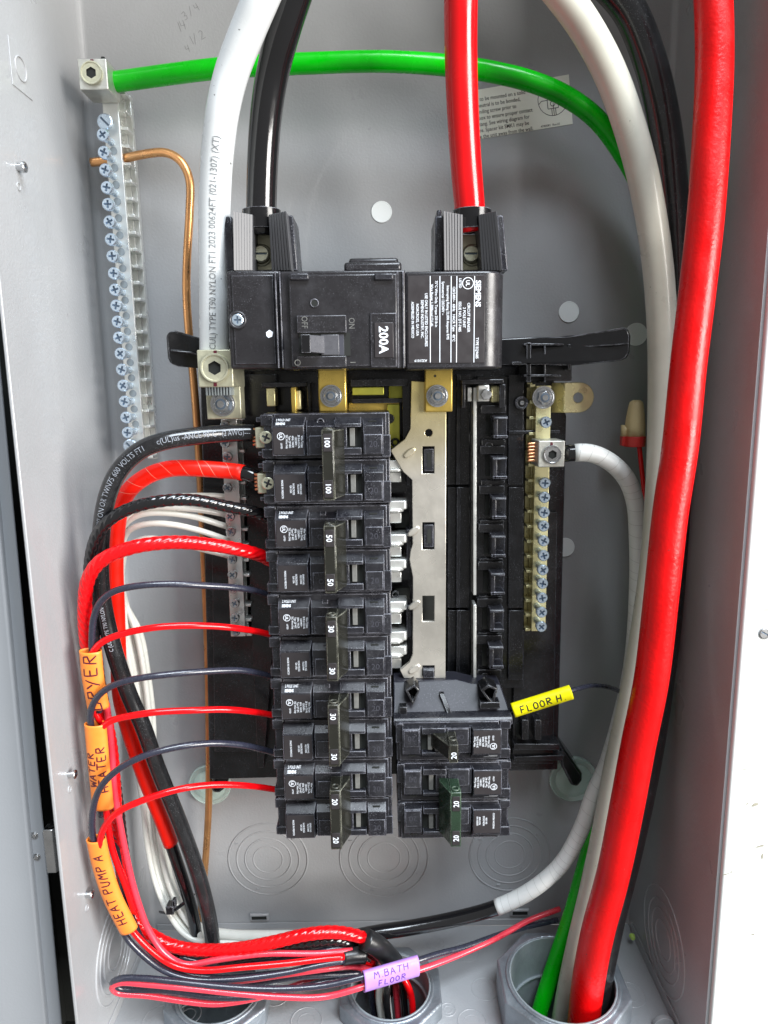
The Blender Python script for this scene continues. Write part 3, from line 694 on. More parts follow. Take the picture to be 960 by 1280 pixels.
for i,g in enumerate(G):
    inst('screw', SC_ZINC, gb, (g[0],g[1],26.4), rot=(0,random.uniform(0,3),0))
    if i%1 == 0 and i < 18:
        mid_ = ((G[i][0]+G[i+1][0])/2+1.2,(G[i][1]+G[i+1][1])/2); mb = MB(); mb.cyl(mid_[0],mid_[1],26.5,27.4,2.2,14); mb.build('screw_hole','castin',gb)
for px,py in ((130,151),(162,558)): g = U(px,py,33); inst('mounting_screw',SC_BIG,gb,(g[0],g[1],27),rot=(0,.8,0))
lg = MB(); lg.bx(98,73,134,112,27.3,46); o = lg.build('lug','lug',gb,bevel=.5)
c = U(115,92,46); inst('set_screw', setscrew(6.0,1.2,'lugy'), o, (c[0],c[1],46.1))
mb = MB(); a = R4(134,78,135,108,30); mb.box(a[1]+.1,a[1]+2.2,a[2]+2,a[3]-1,24,40); mb.build('wire_mouth','dark',o,bevel=.5)
mb = MB(); a = R4(113,74,117,82,46.2); mb.box(*a,46,46.25); mb.build('torque_mark','inkred',o)
slabm = MB(); a = R4(136,100,150,118,20); slabm.box(*a,10,24); slabm.build('end_bracket','alu',gb,bevel=.6)
# left neutral bar
nb = thing('neutral_bar',U(283,640,46),'silver neutral bar with white wires in it, left of the breakers','terminal bar')
wire_bar(nb, U(285,524,52), U(297,797,52), 1, 4.6, 38, 50, 'alu', 14, 3.4)
for px,py in ((281,532),(281,554),(284,571),(284,610),(287,646),(288,665),(290,700),(290,719),(291,737),(293,755),(293,773),(294,790)):
    g = U(px,py,58); inst('screw', SC_STEEL, nb, (g[0],g[1],49.6), rot=(0,random.uniform(0,3),0))
mb = MB(); mb.bx(247,437,291,484,52,84); o = mb.build('lug','lugy',nb,bevel=.6)
c = U(269,460,84); inst('set_screw', setscrew(7.6,1.6,'lugy'), o, (c[0],c[1],84.1))
for y0,y1 in ((438,445),(475,483)):
    mb = MB(); mb.bx(267,y0,271,y1,84,84.25); mb.build('torque_mark','inkred',o)
mb = MB(); a = R4(258,486,290,492,74)
for k in range(9): mb.box(a[0]+k*1.6,a[0]+k*1.6+1,a[2]-1,a[3]+3,60,76)
mb.build('strand_ends','castin',nb,bevel=.2)
mb = MB(); mb.bx(258,480,301,524,54,66); o = mb.build('lug_plate','lugy',nb,bevel=.5)
inst('hex_bolt', hexmesh(5.0,4.5,7.0,1.2,'steel'), o, U(278,505,68)[:2]+(66.1,))
# right neutral bar
nr = thing('neutral_bar',U(678,640,46),'brass-coloured neutral bar with zinc screws, right of the black base','terminal bar')
wire_bar(nr, U(680,482,52), U(673,789,52), -1, 4.4, 40, 52, 'golds', 16, 3.2)
for px,py in ((683,528),(681.5,604),(681,622),(680.5,641),(680,658),(680,676.5),(680,695),(679,713),(678.5,730),(678,748),(677.5,766),(677,784)):
    g = U(px,py,66); inst('screw', SC_ZINC2, nr, (g[0],g[1],52), rot=(0,random.uniform(0,3),0), scale=(1,1.25,1))
inst('hex_bolt', hexmesh(4.3,3.0,6.6,1.2,'steel'), nr, U(681,497,56)[:2]+(52,))
mb = MB(); mb.bx(673,551,706,584,52,72); o = mb.build('lug','lug',nr,bevel=.5)
c = U(690,568,72); inst('set_screw', setscrew(5.2,1.2,'steel'), o, (c[0],c[1],72.1))
mb = MB(); mb.bx(688,553,691,562,72,72.25); mb.build('torque_mark','inkred',o)
mb = MB()
for k in range(6):
    a = U(666,555+k*4.2,62); t = Tube([(a[0]+5,a[1],a[2]),(a[0]+1,a[1]+.3,a[2]),(a[0]-3,a[1],a[2]-.5)],.9,step=1,name='str'); t.mesh(mb,seg=8)
mb.build('copper_strands','cu2',nr,smooth=True)
# ================================================================== MAIN BREAKER
mk = thing('main_breaker',U(460,461,60),'wide black 200A main circuit breaker at the top with toggle switch and printed label','circuit breaker')
HM = 98
mb = MB()
mb.bx(285,338,352,461,50,HM-3); mb.build('end_cover','main',mk,bevel=1.6,seg=3)
mb = MB(); mb.bx(352,338,507,461,50,HM); body = mb.build('body','main',mk,bevel=1.0,seg=3)
mb = MB(); a = R4(507,338,633,461,HM); 
pts = [(a[0],50),(a[0],HM-1)]+[(a[1]-12+12*math.sin(t*PI/2/8),HM-13+12*math.cos(t*PI/2/8)) for t in range(9)]+[(a[1],50)]
n = len(pts); mb.add([(x,a[2],h) for x,h in pts]+[(x,a[3],h) for x,h in pts],[tuple(range(n)),tuple(range(n,2*n))[::-1]]+[(i,(i+1)%n,(i+1)%n+n,i+n) for i in range(n)])
mb.build('label_cover','main',mk,bevel=1.2,seg=3)
def mp(name,mt,x0,y0,x1,y1,h0,h1,bev=.4,parent=mk,**k):
    mb = MB(); mb.bx(x0,y0,x1,y1,h0,h1,**k); return mb.build(name,mt,parent,bevel=bev)
# groove ribs + raised frames
for x0,x1 in ((345,347),(350.5,352.5)): mp('rib','main',x0,339,x1,460,HM-4,HM+.8,.3)
for x0,x1 in ((496,498.5),(503,505)): mp('rib','main',x0,339,x1,460,HM-2,HM+.8,.3)
mp('centre_panel','main',362,342,497,459,HM-1,HM+2,.9)
mp('end_panel','main',291,343,344,456,HM-4,HM-2.2,.7)
mp('latch_tab','black',362,341,386,350,HM,HM+4,.8); mp('latch_tab','black',468,341,492,350,HM,HM+4,.8)
mp('top_bump','main',430,327,502,340,60,84,1.5); mp('top_bump','main',436,322,498,332,60,74,1.5)
# toggle: surround, well, handle
HP = HM+2
mp('toggle_surround','main',371,394,433,416,HP,HP+2.2,.4); mp('toggle_surround','main',371,445,433,459,HP,HP+2.2,.4)
mp('toggle_well','dark',374,416,438,445,HP,HP+.4,.0); mp('toggle_slide','greyplas',401,418,424,444,HP,HP+1.6,.4)
mp('toggle_grip','emb',424,418,430,444,HP,HP+1.0,.1)
hd = MB(); hd.bx(376,418,388,441,HP,HP+12,chl=.3); a = R4(376,418,388,441,HP+12)
o = hd.build('toggle_handle','shiny',mk,bevel=.5)
mb = MB(); mb.add([(a[1],a[2],HP),(a[1]+6.5,a[2],HP+1),(a[1]+6.5,a[3],HP+1),(a[1],a[3],HP),(a[1]-.2,a[2]+.3,HP+11.6),(a[1]-.2,a[3]-.3,HP+11.6)],[(0,3,2,1),(0,1,4),(3,5,2),(1,2,5,4),(0,4,5,3)]); mb.build('toggle_slope','greyplas',o,bevel=.3)
# rating plate
mp('rating_frame','main',463,391,496,459,HP,HP+.9,.5); mp('rating_plate','lblbg',468,403,492,447,HP+.9,HP+1.5,.3)
mb = MB(); c = U(480,425,HP+1.62); tflat(mb,'200A',4.8,c,-90,.022,sx=.95); mb.build('lettering','print',mk)
mb = MB(); c = U(382,407,HP+2.35); tflat(mb,'OFF',3.2,U(381,403,HP+2.35),-90,0,sx=.8); tflat(mb,'ON',3.2,U(440,404,HP+.15),-90,0,sx=.8)
tflat(mb,'I',3,U(441,453,HP+.15),90,0); tflat(mb,'O',3.4,U(372,453,HP+2.35),0,0); mb.build('embossed_letters','slider',mk)
mb = MB(); c = U(393,379,HP); mb.cyl(c[0],c[1],HP,HP+.3,1.7,16); mb.build('pin_hole','dark',mk)
mb = MB(); mb.torus(c[0],c[1],HP+.2,1.95,.35,24,6); mb.build('hole_rim','main',mk,smooth=True)
c = U(297,400,HM-2); mb = MB(); mb.torus(c[0],c[1],HM-2,3.9,.8,28,8); mb.build('screw_boss','main',mk,smooth=True)
inst('cover_screw', screw_head_mesh(3.0,1.0,'zinc',1,1.5), mk, (c[0],c[1],HM-3.2))
c = U(337,417,HM-2.1); mb = MB(); mb.prism([(c[0]+q[0]*.01*6,c[1]+q[1]*.01*6) for q in ((-30,10),(0,32),(30,12),(22,-25),(-10,-36),(-28,-18))],HM-2.3,HM-1.95); mb.build('paint_fleck','print',mk)
# big label
LBH = HM-.7
mp('label_plate','lblbg',510,344,606,454,HM-1.2,LBH,.2)
mb = MB(); c0 = LBH+.15
def LT(t,px,py,s_,sx=.9,bold=.012): tflat(mb,t,s_,U(px,py,c0),-90,bold,sx=sx)
LT('SIEMENS',598,367,2.7,.95,.03); LT('TYPE EQ9685',596.5,435,1.5)
LT('CIRCUIT BREAKER',586,397,1.45); LT('2 POLE UNIT',580.5,397,1.45); LT('ISSUE NO. DT-7485',575,396,1.45)
LT('LISTED',575.5,354,1.3); LT('UL',585,354,2.0,.9,.02)
LT('120/240V~  60Hz   HACR Type   40°C',567.5,393,1.35,.93)
LT('Interrupting Rating 22,000 Amperes RMS',560,391,1.35,.87); LT('Symmetrical 120/240V ~',554,373,1.35)
LT('75°C Wire Only, Torque 250 lb-in',545.5,380,1.35,.88); LT('Wire Range: 1-300kcmil CU-AL',540,382,1.35,.88)
LT('USE ONLY IN LISTED ENCLOSURES',533,400,1.45,.86); LT('SIEMENS INDUSTRY, INC.',528,399,1.45,.86); LT('NORCROSS, GA USA',522,400,1.4); LT('ASSEMBLED IN MEXICO',516,400,1.4)
tflat(mb,'A321019',1.3,U(526,451,c0),180,.012)
for x in (593,571,564,550,538): 
    a = R4(x-.6,345,x+.3,453,c0); mb.add([(a[0],a[2],c0),(a[1],a[2],c0),(a[1],a[3],c0),(a[0],a[3],c0)],[(0,1,2,3)])
c = U(585,354,c0); 
for k in range(24):
    a0,a1 = 2*PI*k/24,2*PI*(k+1)/24; q = [(c[0]+rr*math.cos(t),c[1]+rr*math.sin(t),c0) for t,rr in ((a0,2.6),(a1,2.6),(a1,2.95),(a0,2.95))]; mb.add(q,[(0,1,2,3)])
mb.build('lettering','print',mk)
# lug barriers on top
def lugset(cx, mirror):
    o = mp('lug_housing','dark',cx-16,300,cx+16,340,55,70,.5)
    mp('lug_back','lugy',cx-14,293,cx+14,338,66,71,.4)
    inst('lug_screw', screw_head_mesh(4.4,2.5,'lugy',3,3,'slot'), mk, U(cx-1,317,76)[:2]+(71,))
    mb = MB(); c = U(cx,306,70); mb.torus(c[0],U(cx,317,76)[1],71.5,5.0,.8,28,8); mb.build('screw_collar','lugy',mk,smooth=True)
    # collar round the cable
    c = U(cx,266,76); n = 28; mbc = MB(); vs = []
    for z in (c[1]-9,c[1]+1.2):
        for rr in (10.2,8.9):
            vs += [(c[0]+rr*math.cos(2*PI*k/n),z,76+rr*.9*math.sin(2*PI*k/n)) for k in range(n)]
    fs = []
    for k in range(n):
        k2 = (k+1)%n; fs += [(k,k2,k2+2*n,k+2*n),(k+n,k+3*n,k2+3*n,k2+n),(k+2*n,k2+2*n,k2+3*n,k+3*n),(k,k+n,k2+n,k2)]
    mbc.add(vs,fs); mbc.build('cable_collar','shiny',mk,bevel=.2)
    for side in (-1,1):
        # ribbed barrier made of angled slats
        mbr = MB(); n = 7
        for k in range(n):
            t = k/(n-1); 
            if side < 0: xt, xb = cx-34+21*t, cx-33+20*t
            else: xt, xb = cx+10+19*t, cx+14+22*t
            hh = (94-6.5*t if side < 0 else 87.5+6.5*t); dh = (.42 if side < 0 else -.42)
            p = U(xt,264+ (4*(1-t) if side>0 else 4*t),hh); q = U(xb,338,hh); w_ = .62
            vs = []
            for h_ in (hh-18,hh): vs += [(q[0]-w_,q[1],h_+dh),(q[0]+w_,q[1],h_-dh),(p[0]+w_,p[1],h_-dh),(p[0]-w_,p[1],h_+dh)]
            mbr.add(vs,[(0,1,2,3),(7,6,5,4),(0,4,5,1),(1,5,6,2),(2,6,7,3),(3,7,4,0)])
        # web behind the ribs
        if side < 0: e = [(cx-35,264,93),(cx-12,268,87),(cx-11,338,87),(cx-34,338,93)]
        else: e = [(cx+9,268,87),(cx+30,264,93),(cx+37,338,93),(cx+13,338,87)]
        PP = [U(*q) for q in e]; mbr.add([p[:2]+(p[2]-1,) for p in PP]+[p[:2]+(p[2]-4,) for p in PP],[(0,1,2,3),(7,6,5,4),(0,4,5,1),(1,5,6,2),(2,6,7,3),(3,7,4,0)])
        mbr.build('ribbed_barrier','ribs',mk,bevel=.12)
        if side < 0: mp('barrier_wing','black',cx-46,270,cx-36,338,58,88,.6)
        else:
            PP = [U(x,y,84) for x,y in ((cx+31,269),(cx+39,269),(cx+45,338),(cx+37,338))]; mbw = MB(); mbw.prism([(p[0],p[1]) for p in PP],58,84); mbw.build('barrier_wing','black',mk,bevel=.5)
lugset(327,0); lugset(590,0)
mp('side_ear','black',546,262,552,326,56,74,.8)
# ================================================================== BRANCH BREAKERS
HF = 90.0
XL0 = U(326.5,600,HF)[0]; XL1 = U(488,600,HF)[0]
ZTOP = U(400,516,HF)[1]
def poly_text(mb, rows, c, rot, size, gap, sx=.8):
    ca, sa = math.cos(math.radians(rot)), math.sin(math.radians(rot))
    for i,t in enumerate(rows):
        if not t: continue
        d = -(i-(len(rows)-1)/2)*gap; tflat(mb,t,size,(c[0]-d*sa,c[1]+d*ca,c[2]),rot,.012,sx=sx)
def breaker(name, x0, x1, ztop, poles, rating, label, mirror=False, tie='handle', ring=False, hout=0.0, brass=False, group=None, tieoff=0.0, single=False):
    """x0 = wire end, x1 = bus end (x1 < x0 when mirrored)"""
    sg = 1 if x1 > x0 else -1; Wd = abs(x1-x0); k = Wd/74.0
    th = thing(name,((x0+x1)/2,ztop-25.4*poles,40),label,'circuit breaker',group)
    X = lambda u: x0+sg*u*k
    def blk(nm,mt,u0,u1,v0,v1,h0,h1,zt,parent=th,bev=.35,ch=0,chb=0,chl=0,chr_=0,seg=2):
        a,b = sorted((X(u0),X(u1))); mb = MB()
        if sg < 0: v0,v1,ch,chb = 25.4-v1,25.4-v0,chb,ch; chl,chr_ = chr_,chl
        mb.ridge(a,b,zt-25.4+v0,zt-25.4+v1,h0,h1,ch,chb,chl,chr_); return mb.build(nm,mt,parent,bevel=bev,seg=seg)
    def zc(zt,v): return zt-25.4+(v if sg > 0 else 25.4-v)
    rot = -90 if sg > 0 else 90
    lt = MB(); em = MB()
    for p in range(poles):
        zt = ztop-25.4*p
        bd = blk('body','black',1.5,74,.25,25.15,30,84,zt,bev=.5)
        blk('body_step','black',69.5,74.4,1,13,84,86.0,zt,bev=.35); blk('body_step','black',8,72,.6,24.8,84,85.4,zt,bev=.3)
        # wire end: jaws either side of the terminal
        blk('wire_jaw','black',0,7.2,18.5,24.6,40,84.6,zt,bev=.5); blk('wire_jaw','black',0,7.2,.8,6,40,84.6,zt,bev=.5); blk('wire_jaw','black',3.5,9,6,18.5,40,66,zt,bev=.3)
        if brass: blk('jaw_ridge','black',-3,6,20.5,23.2,60,82,zt,bev=.4); blk('jaw_ridge','black',-2.5,6,2,4.2,60,82,zt,bev=.4)
        if brass or True:
            r_ = 4.4 if brass else 2.6
            q = (X(4.6 if brass else 6.0), zc(zt,12.2)); 
            if brass:
                mbx = MB(); a_,b_ = sorted((X(.5),X(8))); mbx.box(a_-4.2,b_-.8,q[1]-6,q[1]+5.4,60,82); mbx.build('terminal_lug','lugy',th,bevel=.7)
                inst('terminal_screw',screw_head_mesh(3.7,1.6,'lugy',2,2.4,'plus'),th,(q[0]-1.8,q[1],80.6),rot=(0,.4,0))
                for s_ in range(5):
                    mbs = MB(); t = Tube([(X(-3),q[1]-4+s_*2,76),(X(-6.4),q[1]-4.3+s_*2.1,75.5)],.9,step=1,name='s'); t.mesh(mbs,seg=6); mbs.build('copper_strand','cu2',th,smooth=True)
            else: inst('terminal_screw',screw_head_mesh(2.7,1.4,'gold',8,1.6,'plus'),th,(q[0],zc(zt,15.5),64),rot=(0,.4,0))
        # raised face pieces
        HL = HF+1
        blk('label_block','black',7.2,26.3,2.6,23.2,84,HL,zt,bev=.35,ch=4.6,chr_=.8)
        blk('label_plate','lblbg',8.0,25.0,3.4,17.9,HL,HL+.25,zt,bev=.08)
        blk('face_block','black',26.6,42.6,2.6,22.8,84,HF-1.2,zt,bev=.35,ch=4.6)
        if p%2 == 0 or True: blk('face_inset','black',28,41.5,2.9,13.2,HF-1.2,HF-.5,zt,bev=.25)
        blk('window_frame','black',42.8,57.8,17.6,22.8,84,HF-.3,zt,bev=.35,ch=3.6); blk('window_frame','black',42.8,57.8,2.6,6.4,84,HF-.8,zt,bev=.35)
        blk('window_well','dark',43,57.8,6.4,17.6,85.5,85.8,zt,bev=0); blk('window_slide','slider',51.0,54.0,7,17,85.8,87.6,zt,bev=.3); blk('window_side','black',43,49.5,6.6,17.4,85.8,88.6,zt,bev=.3)  # well floor coloured near-black as painted shade
        blk('rating_block','black',58.2,70.2,2.6,22.8,84,HF-.3,zt,bev=.35,ch=4.6,chl=.6); blk('rating_inset','black',59.5,69.4,3.2,13.6,HF-.3,HF+.3,zt,bev=.25)
        tflat(em,'20' if sg>0 else '20',3.6,(X(64.4),zc(zt,8.5),HF+.42),0 if sg>0 else 180,-.005)
        tflat(em,'ON' if sg>0 else 'OFF',3.2,(X(34.5),zc(zt,8.2),HF-.38),0 if sg>0 else 180,-.005,sx=.9)
        # chamfer marks
        zz = zc(zt,20.6)
        hm = HF-4.6 
        if ring and sg>0:
            mbr = MB(); mbr.torus(X(34.5),zz-.2,HF-3.6,1.7,.45,24,6); mbr.build('off_ring','black',th,smooth=True)
        else: blk('off_mark','black',33,36.5,19.6,21.8,HF-6,HF-2.9,zt,bev=.2,ch=1.4)
        blk('on_mark','dark',61.8,66.4,20.2,20.8,HF-6,HF-2.1,zt,bev=.1)
        # label print
        hz = HL+.33
        if p%2 == 0:
            poly_text(lt,['Wire Torque','20 lb-in CU-AL','120/240V~','60Hz  HACR','Type QP 40C','75C Wire Only'],(X(20.0),zc(zt,10.2),hz),rot,1.15,1.65,.74)
            tflat(lt,'UL',1.7,(X(12.4),zc(zt,13.2),hz),rot,.02)
            for kk in range(16):
                a0,a1 = 2*PI*kk/16,2*PI*(kk+1)/16; lt.add([(X(12.4)+rr*math.cos(t_),zc(zt,13.2)+rr*math.sin(t_),hz) for t_,rr in ((a0,1.75),(a1,1.75),(a1,2.05),(a0,2.05))],[(0,1,2,3)])
            tflat(lt,'LISTED',.95,(X(12.6),zc(zt,8.0),hz),rot,.01,sx=.8)
            # small print on the chamfer
            for rr_,tt in ((0,'2 POLE UNIT'),(1,'SIEMENS')):
                vs,fs = glyphs(tt,1.25/.73,.012 if rr_==0 else .03); w_ = width(vs)
                out = []
                for a_,b_ in vs:
                    f_ = (22.4-rr_*1.9-1.25+b_) ; hh = HL-(f_-18.6)*1.1+.25
                    xx = X(9.5)+sg*(a_*.8)
                    if sg < 0: f_ = 25.4-f_; zq = zt-25.4+f_
                    else: zq = zt-25.4+f_
                    out.append((xx,zq,hh))
                lt.add(out,fs)
        else:
            tflat(lt,'MADE IN MEXICO',1.1,(X(12.2),zc(zt,9.8),hz),rot,.012,sx=.85)
            poly_text(lt,['NORCROSS','GA USA'],(X(17.8),zc(zt,9.8),hz),rot,1.1,1.5,.8)
            poly_text(lt,['SIEMENS IND.','FILE E10848'],(X(22.0),zc(zt,9.8),hz),rot,1.0,1.4,.75)
    lt.build('lettering','print',th); em.build('embossed_digits','emb',th)
    # handle tie
    if single:
        zt = ztop; a,b = sorted((X(36.5),X(42))); z0,z1 = zc(zt,4.5),zc(zt,15.5); z0,z1 = min(z0,z1),max(z0,z1)
        mb = MB(); mb.ridge(a,b,z0,z1,88,105,ch=.5); hd = mb.build('handle',tie,th,bevel=.5)
        mb = MB(); a2,b2 = sorted((X(42),X(54))); 
        mb.add([(a2,z0+1,84),(b2,z0+1,84),(b2,z1-1,84),(a2,z1-1,84),(b2,z0+1,104),(b2,z1-1,104)],[(0,3,2,1),(0,1,4),(3,5,2),(0,4,5,3),(1,2,5,4)]); mb.build('handle_slope',tie,hd,bevel=.4)
        mb = MB(); mb.torus((a+b)/2,z1+.1,98,2.1,.5,20,6,'z'); mb.build('handle_eye',tie,hd,smooth=True)
        mb = MB(); tflat(mb,rating,3.1,((a+b)/2,(z0+z1)/2-1,105.2),90,.012); mb.build('lettering','print',th)
    else:
        za = ztop-21.5; zb = ztop-25.4*poles+6.0
        u0,u1,u2 = ((36.4,43.0,48.0) if sg > 0 else (35.0,41.6,47.5))
        ht = 105
        z1,z0 = (ztop-8.0+tieoff, ztop-25.4*2+(5.4 if sg > 0 else 8.4)+tieoff)
        a,b = sorted((X(u0),X(u1)))
        mb = MB(); mb.ridge(a,b,z0,z1,90,ht); hd = mb.build('handle_tie',tie,th,bevel=.5)
        # sloped flank and hollow end
        mb = MB(); A = X(u1) ; B_ = X(u2)
        mb.add([(A,z0+.6,88),(B_,z0+.6,88),(B_,z1-.6,88),(A,z1-.6,88),(A,z0+.6,ht-.8),(A,z1-.6,ht-.8),(B_,z0+.6,92),(B_,z1-.6,92)],[(0,3,2,1),(0,1,6,4),(3,5,7,2),(0,4,5,3),(1,2,7,6),(4,6,7,5)]); mb.build('tie_flank',tie,hd,bevel=.4)
        mb = MB(); mb.torus((a+b)/2,z1+.1,ht-4,2.0,.55,20,6,'z'); mb.build('tie_eye',tie,hd,smooth=True)
        for p in (0,1):
            zc_ = ztop-25.4*p-(12.7+((1.0 if sg > 0 else -1.6) if p else 2.2)) + tieoff
            mb = MB(); mb.ridge(a+.9,b-.9,zc_-4.6,zc_+4.6,ht,ht+.35); mb.build('number_plate','lblbg',hd,bevel=.12)
            mb = MB(); tflat(mb,rating,3.3 if len(rating)<3 else 3.0,((a+b)/2,zc_,ht+.46),rot,.012,sx=.9); mb.build('lettering','print',hd)
    return th
GL = 'double breakers in the left column'
zt = ZTOP
specs = [('100','top double breaker of the left column, marked 100 on its handle tie, with brass lugs',True),
 ('50','second double breaker from the top of the left column, marked 50 on its handle tie',False),
 ('30','upper of the two double breakers marked 30, just below the 50 breaker',False),
 ('30','lower of the two double breakers marked 30, just above the 20 breaker',False),
 ('20','bottom double breaker of the left column, marked 20 in black',False)]
LB = []
for i,(r_,lb,br) in enumerate(specs):
    sh = -0.30*i
    LB.append(breaker('circuit_breaker',XL0+sh,XL1+sh,zt,2,r_,lb,ring=(i==0),brass=br,group=GL,tieoff=(0,.2,.7,.5,-.6)[i]))
    zt -= 50.9
# right column
ZR = U(560,906,HF)[1]
RX1 = U(496,960,HF)[0]; RX0 = U(640,960,HF)[0]
b1 = breaker('circuit_breaker',RX0,RX1,ZR,1,'20','single black breaker marked 20 in the right column, under the flat adapter plate',single=True,tie='handle')
b2 = breaker('circuit_breaker',RX0+.6,RX1+.6,ZR-25.9,2,'20','double breaker marked 20 with a dark green handle tie, bottom right of the breakers',tie='green_tie')
# adapter plate above the right column
ad = thing('filler_plate',U(565,900,60),'flat black plastic hold-down plate above the single 20 breaker','filler plate')
e = [(492,852,64),(570,850,64),(590,855,64),(625,855,64),(641,900,78),(492,900,78)]
PP = [U(*q) for q in e]; mb = MB(); n = len(PP)
mb.add([p for p in PP]+[(p[0],p[1],p[2]-14) for p in PP],[tuple(range(n)),tuple(range(n,2*n))[::-1]]+[(i,(i+1)%n,(i+1)%n+n,i+n) for i in range(n)]); mb.build('plate','plate',ad,bevel=.7)
mb = MB(); P4 = [U(*q) for q in ((549,866,69.5),(555,866,69.5),(566,894,77),(560,894,77))]; mb.add([(p[0],p[1],p[2]+1.2) for p in P4]+[(p[0],p[1],p[2]-3) for p in P4],[(0,1,2,3),(7,6,5,4),(0,4,5,1),(1,5,6,2),(2,6,7,3),(3,7,4,0)]); mb.build('rib','shiny',ad,bevel=.3)
for cx in (518,612):
    tri = [(cx-12,862),(cx,855),(cx+7,862),(cx-2,882)] if cx < 560 else [(cx-12,862),(cx-2,855),(cx+10,860),(cx+4,884)]
    o_ = [U(x,y,76)[:2] for x,y in tri]; mid_ = (sum(p[0] for p in o_)/4,sum(p[1] for p in o_)/4); inn = [(mid_[0]+(p[0]-mid_[0])*.62,mid_[1]+(p[1]-mid_[1])*.62) for p in o_]
    plate(o_,[inn],64,77).build('hook_loop','shiny',ad,bevel=.5)
for x0,y0,x1,y1 in ((499,884,509,894),(600,878,625,886)): mb = MB(); mb.bx(x0,y0,x1,y1,70,77.5); mb.build('catch','shiny',ad,bevel=.4)
mb = MB(); mb.bx(492,898,641,907,60,84,ch=1.5); mb.build('plate_edge','black',ad,bevel=.5)
# ================================================================== THICK CABLES
def print_on(th, tb, L, text, size, phi, d, mt='print', sx=1.0, bold=.004):
    mb = MB(); ttube(mb,text,size,tb,L,phi,d,.08,bold,sx); o = link('printed_text',mb.mesh('t'),th); o.data.materials.append(MT[mt]); return o
MT['cprint'] = mat('cable_print', (.26,.28,.32), .6); MT['faded'] = mat('grey_print', (.20,.21,.22), .6); MT['dimprint'] = mat('dim_print', (.36,.38,.42), .6)
th,o,t = cable_thing('thick_cable',[(352,-60,112),(330,-10,112),(309,40,106),(290,90,100),(278,140,96),(271,200,90),(268,270,84),(268,350,78),(268,400,74),(268,442,70)],8.1,'c_white','thick white printed cable running down to the square lug left of the main breaker','cable',seg=28)
print_on(th,t,t.near(U(268,436,74)),'(CUL) TYPE T90 NYLON FT1 2023 00624FT (021-1307) (XT)',3.5,.10,-1,'faded',.86)
th,o,t = cable_thing('thick_cable',[(392,-70,112),(370,-10,104),(354,40,98),(341,90,90),(333,140,85),(328.5,200,80),(327,250,77),(327,294,75)],8.0,'c_black','thick glossy black cable entering the left lug of the main breaker','cable',seg=28)
th,o,t = cable_thing('thick_cable',[(577,-70,100),(576,0,96),(576,60,90),(578,130,84),(582,200,79),(586,250,77),(589,290,75)],8.1,'c_red','thick red cable coming straight down into the right lug of the main breaker','cable',seg=28)
th,o,t = cable_thing('thick_cable',[(140,103,32),(170,99,33),(220,92,36),(280,85,40),(380,79.5,44),(480,77,46),(560,82,46),(620,91,44),(670,104,40),(710,122,36),(745,148,32),(775,187,28),(803,240,24),(820,310,22),(828,400,20),(828,600,20),(818,800,24),(785,940,34),(741,1050,38),(715,1140,45),(690,1215,52),(677,1256,58),(665,1300,62)],5.4,'c_green','bright green cable arching across the top from the ground bar lug','cable',seg=24)
th,o,t = cable_thing('thick_cable',[(640,-80,86),(690,-22,86),(728,28,86),(762,90,84),(789,165,82),(808,240,80),(822,330,78),(828,420,78),(828,520,78),(825,610,78),(818,700,78),(807,780,78),(791,870,76),(773,950,72),(758,1030,70),(742,1105,68),(724,1180,66),(713,1230,66),(702,1290,66)],7.9,'c_white2','thick off-white cable with scuff marks curving down inside the right cabinet wall','cable',seg=28)
th,o,t = cable_thing('thick_cable',[(700,-80,64),(750,-30,64),(785,10,62),(812,75,60),(830,150,58),(840,230,57),(846,320,56),(849,420,56),(849,540,56),(845,640,56),(838,740,56),(828,830,58),(815,920,62),(800,1000,66),(782,1080,70),(764,1150,74),(750,1220,78),(742,1290,80)],8.4,'c_black2','thick black cable between the off-white cable and the large red one, along the right wall','cable',seg=28)
th,o,t = cable_thing('thick_cable',[(888,-60,106,8.3),(892,10,108,8.4),(893,80,110,8.4),(889,170,114,8.4),(882,270,118,8.4),(872,360,121,8.4),(860,460,122,8.4),(850,560,122,8.6),(838,640,122,8.6),(827,740,122,8.6),(814,850,120,8.8),(798,930,116,9),(785,1000,112,9.2),(767,1090,106,9.2),(746,1170,98,9.6),(735,1230,92,9.8),(728,1290,90,9.8)],8.5,'c_redb','largest red cable nearest the viewer, sweeping down the right side into the corner bushing','cable',seg=32)
# bare copper ground wire
o,t = cable('copper_wire',[(114,203,20),(150,199,21),(185,192,26),(209,191,30),(227,202,33),(237,224,34),(237,265,33),(234,318,32),(233,362,31),(236,415,30),(241,465,26),(246,528,22),(251,615,18),(255,700,18),(259,800,18),(261,900,20),(261,1000,20),(258,1060,16),(254,1110,10),(250,1150,6)],2.45,'copper','bare copper wire bending from the ground bar down behind the loops','wire',seg=16)
